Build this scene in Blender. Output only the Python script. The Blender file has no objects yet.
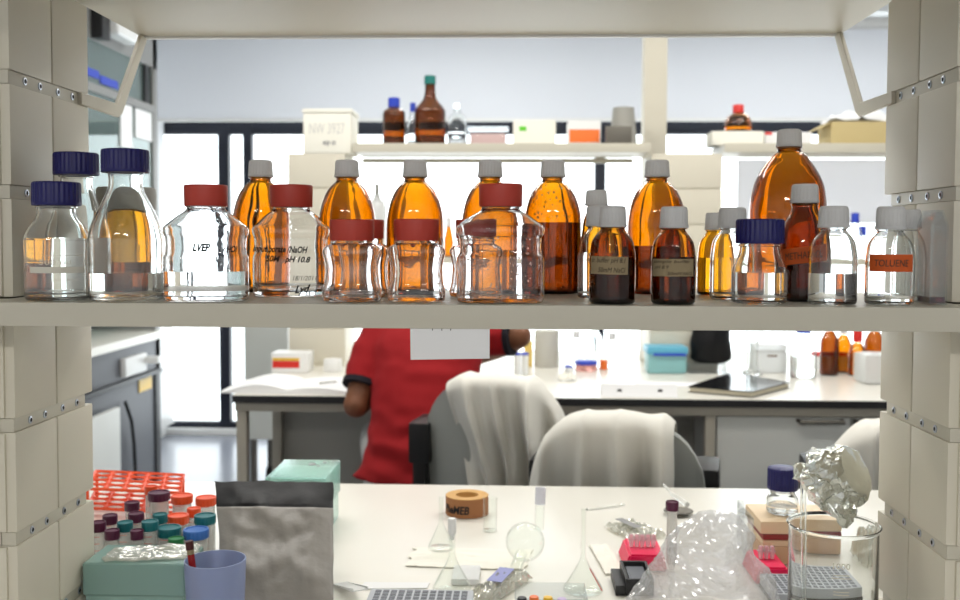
import bpy, bmesh, math, random
from mathutils import Vector, Matrix, noise
R = math.radians
random.seed(7)
scene = bpy.context.scene
COL = scene.collection
EYE = 1.44
BENCH = 0.90            # top of both benches
SHELF = EYE - 0.073     # top of the bottle shelf
F = 1000.0              # focal length in pixels of the 960 px frame
PITCH = math.atan(44 / F)
SHIFT = 16              # rows the frame sits lower than the lens axis

# ------------------------------------------------------------------ camera
cam = bpy.data.cameras.new('camera')
cam.sensor_width = 36.0
cam.lens = F * 36.0 / 960.0
cam.clip_start = 0.05
cam_o = bpy.data.objects.new('camera', cam)
COL.objects.link(cam_o)
cam_o.location = (0, 0, EYE)
YAW = math.atan(36 / F)   # the benches run a little to the right of straight ahead
CROT = Matrix.Rotation(YAW, 4, 'Z') @ Matrix.Rotation(math.pi / 2 - PITCH, 4, 'X') @ Matrix.Rotation(R(0.2), 4, 'Z')
cam.shift_y = -SHIFT / 960
cam_o.rotation_euler = CROT.to_euler()
cam.dof.use_dof = True
cam.dof.focus_distance = 1.21
cam.dof.aperture_fstop = 6.6
scene.camera = cam_o

def at(px, py, Y):
    """the place at depth Y that the photograph shows at pixel px, py"""
    d = CROT.to_3x3() @ Vector(((px - 480) / F, (300 - SHIFT - py) / F, -1.0))
    d *= Y / d.y
    return Vector((d.x, Y, EYE + d.z))
def on(px, py, Z):
    """the place on the level Z that the photograph shows at pixel px, py"""
    d = CROT.to_3x3() @ Vector(((px - 480) / F, (300 - SHIFT - py) / F, -1.0))
    t = (Z - EYE) / d.z
    return Vector((d.x * t, d.y * t, Z))
ROW = 300
def X(px, Y): return at(px, ROW, Y).x
def Z(py, Y, px=480): return at(px, py, Y).z

# ------------------------------------------------------------------ materials
def lin(c):
    return tuple(((v / 255) / 12.92 if v / 255 <= 0.04045 else ((v / 255 + 0.055) / 1.055) ** 2.4) for v in c) + (1.0,)
MATS = {}
def mat(name, rgb, rough=0.5, metal=0.0, trans=0.0, ior=1.45, spec=0.5, bump=0.0, bscale=60.0, vary=0.0, vscale=8.0, sub=0.0, alpha=1.0, coat=0.0):
    m = bpy.data.materials.new(name); m.use_nodes = True
    nt = m.node_tree; b = nt.nodes['Principled BSDF']
    c = lin(rgb) if max(rgb) > 1 else tuple(rgb) + (1.0,)
    b.inputs['Base Color'].default_value = c
    b.inputs['Roughness'].default_value = rough
    b.inputs['Metallic'].default_value = metal
    b.inputs['Transmission Weight'].default_value = trans
    b.inputs['IOR'].default_value = ior
    b.inputs['Specular IOR Level'].default_value = spec
    b.inputs['Alpha'].default_value = alpha
    b.inputs['Coat Weight'].default_value = coat
    if vary or bump:
        tc = nt.nodes.new('ShaderNodeTexCoord')
    if vary:
        n = nt.nodes.new('ShaderNodeTexNoise'); n.inputs['Scale'].default_value = vscale; n.inputs['Detail'].default_value = 4
        nt.links.new(tc.outputs['Object'], n.inputs['Vector'])
        mx = nt.nodes.new('ShaderNodeMix'); mx.data_type = 'RGBA'
        mx.inputs['A'].default_value = tuple(v * (1 - vary) for v in c[:3]) + (1,)
        mx.inputs['B'].default_value = tuple(min(1, v * (1 + vary)) for v in c[:3]) + (1,)
        nt.links.new(n.outputs['Fac'], mx.inputs['Factor'])
        nt.links.new(mx.outputs['Result'], b.inputs['Base Color'])
    if bump:
        n2 = nt.nodes.new('ShaderNodeTexNoise'); n2.inputs['Scale'].default_value = bscale; n2.inputs['Detail'].default_value = 3
        nt.links.new(tc.outputs['Object'], n2.inputs['Vector'])
        bp = nt.nodes.new('ShaderNodeBump'); bp.inputs['Strength'].default_value = bump; bp.inputs['Distance'].default_value = 0.004
        nt.links.new(n2.outputs['Fac'], bp.inputs['Height'])
        nt.links.new(bp.outputs['Normal'], b.inputs['Normal'])
    MATS[name] = m
    return m
def film(name, rgb, opacity, rough=0.12, bump=0.0, bscale=40, gloss=0.25, edge=0.8):
    """thin clear plastic or window glass: see-through with a glossy skin and a little haze"""
    m = bpy.data.materials.new(name); m.use_nodes = True
    nt = m.node_tree; nt.nodes.clear()
    out = nt.nodes.new('ShaderNodeOutputMaterial')
    tr = nt.nodes.new('ShaderNodeBsdfTransparent'); tr.inputs['Color'].default_value = lin(rgb)
    df = nt.nodes.new('ShaderNodeBsdfDiffuse'); df.inputs['Color'].default_value = lin(rgb)
    gl = nt.nodes.new('ShaderNodeBsdfGlossy'); gl.inputs['Roughness'].default_value = rough
    fr = nt.nodes.new('ShaderNodeLayerWeight'); fr.inputs['Blend'].default_value = 0.5
    pw = nt.nodes.new('ShaderNodeMath'); pw.operation = 'POWER'; pw.inputs[1].default_value = 4.0
    nt.links.new(fr.outputs['Facing'], pw.inputs[0])
    mu = nt.nodes.new('ShaderNodeMath'); mu.operation = 'MULTIPLY_ADD'; mu.inputs[1].default_value = edge; mu.inputs[2].default_value = gloss
    mu.use_clamp = True
    m1 = nt.nodes.new('ShaderNodeMixShader'); m1.inputs[0].default_value = opacity
    m2 = nt.nodes.new('ShaderNodeMixShader')
    nt.links.new(tr.outputs[0], m1.inputs[1]); nt.links.new(df.outputs[0], m1.inputs[2])
    nt.links.new(pw.outputs[0], mu.inputs[0]); nt.links.new(mu.outputs[0], m2.inputs[0])
    nt.links.new(m1.outputs[0], m2.inputs[1]); nt.links.new(gl.outputs[0], m2.inputs[2])
    nt.links.new(m2.outputs[0], out.inputs[0])
    if bump:
        tc = nt.nodes.new('ShaderNodeTexCoord')
        n2 = nt.nodes.new('ShaderNodeTexNoise'); n2.inputs['Scale'].default_value = bscale; n2.inputs['Detail'].default_value = 4
        nt.links.new(tc.outputs['Object'], n2.inputs['Vector'])
        bp = nt.nodes.new('ShaderNodeBump'); bp.inputs['Strength'].default_value = bump; bp.inputs['Distance'].default_value = 0.01
        nt.links.new(n2.outputs['Fac'], bp.inputs['Height'])
        nt.links.new(bp.outputs['Normal'], gl.inputs['Normal']); nt.links.new(bp.outputs['Normal'], fr.inputs['Normal'])
    MATS[name] = m
    return m
def cloth_mat(name, rgb, trans):
    m = bpy.data.materials.new(name); m.use_nodes = True
    nt = m.node_tree; nt.nodes.clear()
    out = nt.nodes.new('ShaderNodeOutputMaterial')
    df = nt.nodes.new('ShaderNodeBsdfDiffuse'); df.inputs['Color'].default_value = lin(rgb)
    tl = nt.nodes.new('ShaderNodeBsdfTranslucent'); tl.inputs['Color'].default_value = lin(rgb)
    mx = nt.nodes.new('ShaderNodeMixShader'); mx.inputs[0].default_value = trans
    tc = nt.nodes.new('ShaderNodeTexCoord')
    w = nt.nodes.new('ShaderNodeTexNoise'); w.inputs['Scale'].default_value = 300
    nt.links.new(tc.outputs['Object'], w.inputs['Vector'])
    bp = nt.nodes.new('ShaderNodeBump'); bp.inputs['Strength'].default_value = 0.15; bp.inputs['Distance'].default_value = 0.002
    nt.links.new(w.outputs['Fac'], bp.inputs['Height']); nt.links.new(bp.outputs['Normal'], df.inputs['Normal'])
    nt.links.new(df.outputs[0], mx.inputs[1]); nt.links.new(tl.outputs[0], mx.inputs[2])
    nt.links.new(mx.outputs[0], out.inputs[0])
    MATS[name] = m
    return m

GLASS = mat('clear_glass', (0.97, 0.985, 0.98), 0.0, trans=1, ior=1.48)
PLASTIC = mat('clear_polycarbonate', (0.96, 0.965, 0.97), 0.015, trans=1, ior=1.42, bump=0.05, bscale=45)
def tinted(name, per_mm, mm=3.0, ior=1.5):
    """glass that takes its colour from its thickness: per_mm is what passes through mm millimetres"""
    m = mat(name, (1, 1, 1), 0.0, trans=1, ior=ior)
    nt = m.node_tree
    ab = nt.nodes.new('ShaderNodeVolumeAbsorption')
    a = [-math.log(v) / (mm / 1000) for v in per_mm]; d = max(a)
    ab.inputs['Color'].default_value = tuple(1 - v / d for v in a) + (1,)
    ab.inputs['Density'].default_value = d
    nt.links.new(ab.outputs[0], nt.nodes['Material Output'].inputs['Volume'])
    return m
AMBER = tinted('amber_glass', (0.64, 0.355, 0.022))
AMBER_DARK = tinted('dark_amber_glass', (0.42, 0.19, 0.015))
WATER = mat('clear_liquid', (0.985, 0.985, 0.98), 0.0, trans=1, ior=1.33)
BROWN_LIQ = mat('brown_liquid', (0.20, 0.09, 0.03), 0.0, trans=1, ior=1.34)
PURPLE_LIQ = mat('dark_purple_liquid', (0.12, 0.02, 0.06), 0.0, trans=1, ior=1.34)
BLUECAP = mat('blue_polypropylene', (23, 22, 92), 0.42)
REDCAP = mat('brick_red_polypropylene', (184, 62, 48), 0.45)
WHITECAP = None
CREAM = mat('cream_powder_coat', (214, 208, 191), 0.45, bump=0.02, bscale=500)
CREAMF = mat('cream_shelf_coat', (200, 195, 179), 0.4, bump=0.03, bscale=500)
GAP = mat('dark_joint', (84, 80, 66), 0.8)
STEEL = mat('screw_steel', (190, 195, 205), 0.3, metal=1)
DARKHOLE = mat('screw_socket', (24, 24, 26), 0.6)
BENCHTOP = mat('white_bench_laminate', (232, 229, 219), 0.28, vary=0.02)
BLACKEDGE = mat('black_bench_edge', (26, 26, 28), 0.5)
GREYBEIGE = mat('grey_beige_steel', (176, 170, 156), 0.5)
KNEEPANEL = mat('grey_back_panel', (172, 169, 160), 0.6)
CABINET = mat('pale_grey_cabinet', (214, 215, 210), 0.45)
STEELH = mat('brushed_steel', (120, 116, 108), 0.4, metal=1)
WALL = mat('white_wall_paint', (226, 227, 228), 0.8, bump=0.05, bscale=200)
CEIL = mat('white_ceiling_tile', (232, 232, 230), 0.9)
FLOOR = mat('grey_vinyl_floor', (128, 132, 142), 0.22, vary=0.06, vscale=3)
FRAME = mat('black_window_frame', (22, 26, 40), 0.4)
BLIND = cloth_mat('pale_grey_blind_fabric', (230, 231, 234), 0.42)
PANE = film('window_pane', (250, 252, 252), 0.0, 0.0, gloss=0.0)
SASH = film('sash_glass', (214, 230, 228), 0.12, 0.02, gloss=0.05)
COAT = cloth_mat('white_cotton', (232, 229, 220), 0.08)
WHITECAP = cloth_mat('white_polypropylene', (238, 238, 238), 0.42)
SCREEN = cloth_mat('frosted_screen', (238, 238, 240), 0.62)
CHAIRG = mat('grey_upholstery', (166, 168, 163), 0.85, bump=0.3, bscale=400)
BLACKP = mat('black_plastic', (22, 22, 24), 0.45)
CHROME = mat('chrome', (200, 200, 205), 0.15, metal=1)
POLO = mat('red_cotton', (150, 10, 18), 0.9, bump=0.2, bscale=350, vary=0.05)
TRIM = mat('black_cuff', (24, 20, 30), 0.9)
SKIN = mat('brown_skin', (122, 76, 50), 0.55, vary=0.05)
HAIR = mat('black_hair', (22, 17, 15), 0.6, bump=0.5, bscale=200)
TROUSER = mat('pale_grey_trousers', (200, 200, 198), 0.9)
PAPER = mat('white_paper', (236, 236, 236), 0.8)
INK = mat('black_ink', (18, 18, 20), 0.7)
GREYINK = mat('grey_ink', (150, 150, 150), 0.8)
PENCIL = mat('pencil_writing', (72, 62, 48), 0.8)
WHITEINK = mat('white_enamel_print', (214, 210, 196), 0.6)
TANLABEL = mat('aged_paper_label', (146, 130, 100), 0.85, vary=0.08, vscale=30)
ORANGELABEL = mat('orange_label', (200, 86, 28), 0.7, vary=0.05, vscale=40)
TAPE = mat('tan_autoclave_tape', (206, 160, 96), 0.7, vary=0.06, vscale=20)
TAPESIDE = mat('brown_tape_face', (158, 106, 66), 0.75)
def plas(name, rgb, rough=0.4, **k): return mat(name, rgb, rough, **k)
ORANGE = plas('orange_plastic', (238, 84, 34), 0.4)
PURPLE = plas('plum_plastic', (84, 26, 58), 0.4)
TEAL = plas('teal_plastic', (22, 106, 112), 0.4)
MIDBLUE = plas('mid_blue_plastic', (58, 110, 186), 0.4)
GREEN = plas('green_plastic', (30, 120, 66), 0.4)
TUBEPP = mat('frosted_tube', (0.90, 0.90, 0.88), 0.25, trans=0.75, ior=1.3)
GREENBOX = mat('aqua_translucent_plastic', (0.50, 0.73, 0.67), 0.25, trans=0.6, ior=1.3)
MINTBOX = mat('mint_translucent_plastic', (0.70, 0.95, 0.90), 0.2, trans=0.75, ior=1.2)
BLUECUP = mat('frosted_blue_plastic', (0.44, 0.51, 0.74), 0.35, trans=0.5, ior=1.25)
BAGGREY = mat('grey_polythene', (136, 132, 126), 0.40, bump=0.35, bscale=55, vary=0.06, vscale=10)
BAGBLACK = mat('black_polythene', (14, 14, 17), 0.5, bump=0.2, bscale=40, spec=0.3)
CLING = film('crumpled_clear_film', (246, 246, 248), 0.20, 0.16, gloss=0.22, edge=0.5)
ZIP = film('zip_bag_film', (244, 244, 238), 0.22, 0.14, gloss=0.20, edge=0.5)
FOIL = mat('aluminium_foil', (226, 228, 222), 0.24, metal=1, bump=0.8, bscale=70)
PINK = plas('hot_pink_plastic', (236, 24, 84), 0.4)
PALEPINK = mat('pale_pink_tubes', (0.95, 0.72, 0.76), 0.25, trans=0.5)
REDLIQ = mat('red_liquid', (150, 20, 18), 0.2)
PEACH = mat('peach_block', (234, 208, 172), 0.5, vary=0.05)
MAROON = mat('maroon_block', (146, 52, 48), 0.5)
AMBERTINT = mat('tan_block', (224, 186, 148), 0.5)
PLATEGREY = plas('grey_plate', (176, 180, 186), 0.4)
WELL = plas('dark_well', (96, 100, 108), 0.5)
DARKGREY = mat('dark_grey_laminate', (84, 86, 92), 0.5)
HOODGREY = mat('grey_hood_panel', (138, 138, 136), 0.5)
WHITEP = plas('white_plastic', (236, 236, 234), 0.4)
STYRO = mat('white_polystyrene', (240, 238, 226), 0.9, bump=0.1, bscale=120)
CARD = mat('brown_cardboard', (196, 178, 130), 0.85)
BLUEP = plas('blue_plastic', (44, 70, 190), 0.4)
REDP = plas('red_plastic', (214, 44, 36), 0.4)
ORANGEP = plas('bright_orange_plastic', (240, 120, 52), 0.4)
YELLOWP = plas('yellow_plastic', (232, 186, 40), 0.4)
LAVENDER = plas('lavender_plastic', (190, 170, 205), 0.4)
GREYP = plas('grey_plastic', (158, 156, 148), 0.5)
TEALTUB = mat('teal_tub_plastic', (156, 210, 212), 0.35, trans=0.2, ior=1.3)
TUBWHITE = mat('milky_plastic', (0.90, 0.91, 0.90), 0.35, trans=0.4, ior=1.25)
THIN = film('thin_glass', (253, 254, 253), 0.0, 0.0, gloss=0.012, edge=0.7)
CLEARBOX = film('clear_box_plastic', (244, 246, 247), 0.05, 0.05, gloss=0.02)
PINKMEDIA = mat('pink_medium', (0.85, 0.42, 0.36), 0.1, trans=0.6, ior=1.33)
TISSUE = mat('cream_tissue', (244, 241, 230), 0.95, bump=0.2, bscale=60)
BLUEPRINT = plas('blue_print', (146, 150, 200), 0.6)
SILVERP = mat('silver_film', (198, 200, 212), 0.25, metal=0.7, bump=0.5, bscale=90)

# ------------------------------------------------------------------ objects
def empty(name, loc, label=None, cat=None, group=None, rz=0.0):
    o = bpy.data.objects.new(name, None)
    o.empty_display_size = 0.02
    COL.objects.link(o); o.location = loc; o.rotation_euler = (0, 0, rz)
    if label: tag(o, label, cat, group)
    return o
def tag(o, label, cat, group=None):
    o['label'] = label; o['category'] = cat
    if group: o['group'] = group
    return o
def struct(o):
    o['kind'] = 'structure'
    return o
def obj(name, bm, mats, parent=None, loc=(0, 0, 0), smooth=True, angle=38, rot=None):
    if not isinstance(mats, (list, tuple)): mats = [mats]
    me = bpy.data.meshes.new(name)
    bmesh.ops.recalc_face_normals(bm, faces=bm.faces[:])
    bm.to_mesh(me); bm.free()
    for m in mats: me.materials.append(m)
    if smooth:
        for p in me.polygons: p.use_smooth = True
        me.set_sharp_from_angle(angle=R(angle))
    o = bpy.data.objects.new(name, me)
    COL.objects.link(o); o.location = loc
    if rot: o.rotation_euler = rot
    if parent is not None: o.parent = parent
    return o
def dup(root, loc, label=None, rz=None, group=None):
    r = root.copy(); COL.objects.link(r); r.location = loc
    if rz is not None: r.rotation_euler = (0, 0, rz)
    if label: r['label'] = label
    if group: r['group'] = group
    for ch in list(root.children):
        c = ch.copy(); COL.objects.link(c); c.parent = r
        for g in list(ch.children):
            d = g.copy(); COL.objects.link(d); d.parent = c
    return r

def B(): return bmesh.new()
def box(bm, x0, x1, y0, y1, z0, z1, bev=0.0, seg=2, mi=0, M=None):
    g = bmesh.ops.create_cube(bm, size=1.0)
    vs = g['verts']
    for v in vs:
        v.co = Vector(((x0 + x1) / 2 + v.co.x * (x1 - x0), (y0 + y1) / 2 + v.co.y * (y1 - y0), (z0 + z1) / 2 + v.co.z * (z1 - z0)))
    fs = {f for v in vs for f in v.link_faces}
    if bev > 0:
        es = list({e for f in fs for e in f.edges})
        r = bmesh.ops.bevel(bm, geom=es, offset=bev, segments=seg, profile=0.7, affect='EDGES')
        vs = list({v for f in r['faces'] for v in f.verts} | {v for v in vs if v.is_valid})
        fs = {f for v in vs for f in v.link_faces}
    for f in fs: f.material_index = mi
    if M is not None:
        for v in vs: v.co = M @ v.co
    return bm
def ringverts(bm, r, z, seg, n=2.0, rot=0.0, cx=0, cy=0, ry=None, fn=None):
    out = []
    for i in range(seg):
        a = 2 * math.pi * i / seg
        c, s = math.cos(a), math.sin(a)
        k = 1.0 if n == 2.0 else 1.0 / ((abs(c) ** n + abs(s) ** n) ** (1.0 / n))
        rr = r * k
        if fn: rr *= fn(i, a)
        x, y = rr * c, rr * s * ((ry / r) if ry and r else 1.0)
        out.append(bm.verts.new((cx + x * math.cos(rot) - y * math.sin(rot), cy + x * math.sin(rot) + y * math.cos(rot), z)))
    return out
def bridge(bm, a, b, mi=0):
    n = len(a)
    for i in range(n):
        f = bm.faces.new((a[i], a[(i + 1) % n], b[(i + 1) % n], b[i])); f.material_index = mi
def lathe(bm, prof, seg=40, rot=0.0, cx=0, cy=0, z0=0, mi=0, fn=None, cap0=True, cap1=True):
    """prof: (radius, height[, squareness]); radius 0 closes to a point"""
    prev = None
    for k, p in enumerate(prof):
        r, z = p[0], p[1] + z0
        n = p[2] if len(p) > 2 else 2.0
        if r < 1e-6:
            cur = [bm.verts.new((cx, cy, z))]
        else:
            cur = ringverts(bm, r, z, seg, n, rot, cx, cy, fn=fn)
        if prev is not None:
            if len(prev) == 1 and len(cur) > 1:
                for i in range(seg):
                    f = bm.faces.new((prev[0], cur[(i + 1) % seg], cur[i])); f.material_index = mi
            elif len(cur) == 1 and len(prev) > 1:
                for i in range(seg):
                    f = bm.faces.new((prev[i], prev[(i + 1) % seg], cur[0])); f.material_index = mi
            elif len(cur) > 1:
                bridge(bm, prev, cur, mi)
        elif cap0 and len(cur) > 1:
            f = bm.faces.new(list(reversed(cur))); f.material_index = mi
        prev = cur
    if cap1 and len(prev) > 1:
        f = bm.faces.new(prev); f.material_index = mi
    return bm
def tube(bm, pts, r, seg=10, mi=0, closed=False):
    """a round bar along points; r a number or one per point"""
    pts = [Vector(p) for p in pts]
    rs = r if isinstance(r, (list, tuple)) else [r] * len(pts)
    prev = None; first = None; up = None
    for i, p in enumerate(pts):
        t = (pts[min(i + 1, len(pts) - 1)] - pts[max(i - 1, 0)]).normalized()
        if up is None:
            up = t.orthogonal().normalized()
        up = (up - t * up.dot(t)).normalized()
        sd = t.cross(up)
        cur = [bm.verts.new(p + (up * math.cos(2 * math.pi * j / seg) + sd * math.sin(2 * math.pi * j / seg)) * rs[i]) for j in range(seg)]
        if prev is None: first = cur
        else: bridge(bm, prev, cur, mi)
        prev = cur
    for f in (bm.faces.new(list(reversed(first))), bm.faces.new(prev)): f.material_index = mi
    return bm
def prism(bm, pts, axis, a0, a1, mi=0):
    """outline of 2D points pushed along an axis ('x','y','z')"""
    def P(u, v, w):
        return {'x': (w, u, v), 'y': (u, w, v), 'z': (u, v, w)}[axis]
    A = [bm.verts.new(P(u, v, a0)) for u, v in pts]
    Bv = [bm.verts.new(P(u, v, a1)) for u, v in pts]
    fs = [bm.faces.new(A), bm.faces.new(list(reversed(Bv)))]
    n = len(pts)
    for i in range(n):
        fs.append(bm.faces.new((A[i], Bv[i], Bv[(i + 1) % n], A[(i + 1) % n])))
    for f in fs: f.material_index = mi
    return bm
def spline(pts, sub=4):
    """Catmull-Rom through (radius, height[, squareness]) points"""
    P = [tuple(p) if len(p) > 2 else tuple(p) + (2.0,) for p in pts]
    out = []
    for i in range(len(P) - 1):
        p0, p1, p2, p3 = P[max(i - 1, 0)], P[i], P[i + 1], P[min(i + 2, len(P) - 1)]
        for s in range(sub):
            t = s / sub
            out.append(tuple(0.5 * (2 * p1[k] + (p2[k] - p0[k]) * t + (2 * p0[k] - 5 * p1[k] + 4 * p2[k] - p3[k]) * t * t + (3 * p1[k] - p0[k] - 3 * p2[k] + p3[k]) * t ** 3) for k in range(3)))
    out.append(P[-1])
    return out
_txt = {}
def text_bm(s, h, slant=0.0, width=None, bold=0.0):
    """lettering as a flat bmesh centred on the origin in XZ, facing -Y, letters h tall"""
    c = bpy.data.curves.new('lettering', 'FONT'); c.body = s; c.size = 1.0; c.resolution_u = 3; c.shear = slant
    c.offset = bold; c.extrude = 0.012
    o = bpy.data.objects.new('lettering', c); COL.objects.link(o)
    dg = bpy.context.evaluated_depsgraph_get(); dg.update()
    me = bpy.data.meshes.new_from_object(o.evaluated_get(dg))
    bpy.data.objects.remove(o); bpy.data.curves.remove(c)
    bm = bmesh.new(); bm.from_mesh(me); bpy.data.meshes.remove(me)
    xs = [v.co.x for v in bm.verts]; ys = [v.co.y for v in bm.verts]
    k = h / 0.70
    kx = k if not width else width / max(1e-6, max(xs) - min(xs))
    mx, my = (max(xs) + min(xs)) / 2, (max(ys) + min(ys)) / 2
    for v in bm.verts:
        v.co = Vector(((v.co.x - mx) * kx, -v.co.z * k * 0.4, (v.co.y - my) * k))
    return bm
def wrap(bm, rad, z, ang=0.0, tilt=0.0):
    """bend a flat XZ bmesh round a cylinder of radius rad about the local Z axis; ang 0 faces the camera side"""
    for v in bm.verts:
        x, y, zz = v.co
        x2 = x * math.cos(tilt) - zz * math.sin(tilt); z2 = x * math.sin(tilt) + zz * math.cos(tilt)
        a = ang + x2 / rad
        r = rad - y
        v.co = Vector((r * math.sin(a), -r * math.cos(a), z + z2))
    return bm
def curved_label(rad, w, h, z, ang=0.0, thick=0.0004, tilt=0.0, n=16):
    bm = bmesh.new()
    vs = []
    for i in range(n + 1):
        x = -w / 2 + w * i / n
        vs.append([bm.verts.new((x, yy, zz)) for yy in (0, thick) for zz in (-h / 2, h / 2)])
    for i in range(n):
        a, b = vs[i], vs[i + 1]
        for q in ((0, 1), (1, 3), (3, 2), (2, 0)):
            bm.faces.new((a[q[0]], b[q[0]], b[q[1]], a[q[1]]))
    bm.faces.new((vs[0][0], vs[0][1], vs[0][3], vs[0][2])); bm.faces.new((vs[n][0], vs[n][2], vs[n][3], vs[n][1]))
    return wrap(bm, rad + thick, z, ang, tilt)
def crumple(bm, amp, freq, seed=0.0, zlock=None):
    for v in bm.verts:
        d = noise.noise_vector(v.co * freq + Vector((seed, seed * 2, seed * 3))) * amp
        d += noise.noise_vector(v.co * freq * 2.7 + Vector((seed, 5, 1))) * amp * 0.45
        if zlock is not None and v.co.z < zlock: d.z = 0
        v.co += d
    return bm
SKY = 3.8
EXPO = 0.0
UNSEEN_LIGHTS = [(-1.0, -2.9, 62), (1.2, -2.9, 62), (-.9, 2.15, 12), (1.0, 2.15, 12), (-.9, 3.25, 24), (1.1, 3.25, 24), (-.4, 5.6, 26), (2.0, 5.6, 26)]  # unseen area lights at ceiling height, rows added to brighten shelf and back towers
# ------------------------------------------------------------------ the room
YW = 7.27           # window wall
ROW = 280
XL, XR = -2.9, 4.4  # side walls
XP = -2.58          # face of the wall pier beside the fume hood
YB = -4.6           # wall behind the camera
HC = 3.0
struct(obj('floor', box(B(), XL - .1, XR + .1, YB - .1, YW + .1, -0.06, 0), FLOOR, smooth=False))
struct(obj('ceiling', box(B(), XL - .1, XR + .1, YB - .1, YW + .1, HC, HC + .06), CEIL, smooth=False))
bm = B(); box(bm, XL - .12, XL, YB - .1, YW + .1, 0, HC); box(bm, XL, XP, 6.05, YW, 0, HC)
struct(obj('wall_left', bm, WALL, smooth=False))
struct(obj('wall_right', box(B(), XR, XR + .12, YB - .1, YW + .1, 0, HC), WALL, smooth=False))
struct(obj('wall_front', box(B(), XL, XR, YB - .12, YB, 0, HC), WALL, smooth=False))
# the window wall: a narrow sill strip, a wall above the glazing, black frames in between
ZHEAD0, ZHEAD1 = Z(134, YW), Z(121, YW)
ZBOT0, ZBOT1 = 0.02, Z(425, YW)
bm = B()
box(bm, XL, XR, YW, YW + .2, HC - 0.12, HC); box(bm, XL, X(150, YW), YW, YW + .2, 0, HC)
box(bm, XL, XR, YW, YW + .2, -0.05, 0.0)
box(bm, X(1010, YW), XR, YW, YW + .2, 0, HC)
struct(obj('wall_back', bm, WALL, smooth=False))
wx0, wx1 = X(150, YW), X(1010, YW)
bm = B()
fy0, fy1 = YW + .02, YW + .09
box(bm, wx0, wx1, fy0, fy1, ZHEAD0, ZHEAD1, .004); box(bm, wx0, wx1, fy0, fy1, 0.0, ZBOT1, .004)
box(bm, wx0, wx1, fy0, fy1, HC - .18, HC - .12, .004)
for a, b in ((150, 160), (218, 229), (243, 252), (594, 605), (975, 1010)):
    box(bm, X(a, YW), X(b, YW), fy0 - .005, fy1, 0.0, HC - .13, .004)
w1 = struct(obj('window_1', bm, FRAME))
struct(obj('window_glass', box(B(), wx0, wx1, YW + .05, YW + .056, ZBOT1 - .02, HC - .15), PANE, parent=w1, smooth=False))
bm = B(); box(bm, XP, XR, YW - .05, YW - .002, 0.0, 0.045, .004)
struct(obj('baseboard_back', bm, WHITEP))
bm = B(); box(bm, XP, XP + .012, 6.06, YW - .06, 0.0, 0.09, .003)
struct(obj('baseboard_left', bm, WHITEP))
# the roller blind in front of the upper panes
rb = empty('roller_blind', (0, YW - .32, 0), 'wide pale grey roller blind pulled down over the upper windows', 'blind')
bx0, bx1 = X(159, YW - .32), X(1012, YW - .32)
bm = B(); box(bm, bx0, bx1, -.002, .0, Z(119, YW - .32), HC - .1)
obj('fabric', bm, BLIND, rb, smooth=False)
bm = B(); box(bm, bx0, bx1, -.012, .012, Z(121.5, YW - .32), Z(118.5, YW - .32), .003)
obj('bottom_bar', bm, WHITEP, rb)
bm = B(); tube(bm, [(bx0, 0, HC - .08), (bx1, 0, HC - .08)], .045, 16)
obj('roller', bm, WHITEP, rb)

ROW = 345
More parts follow.
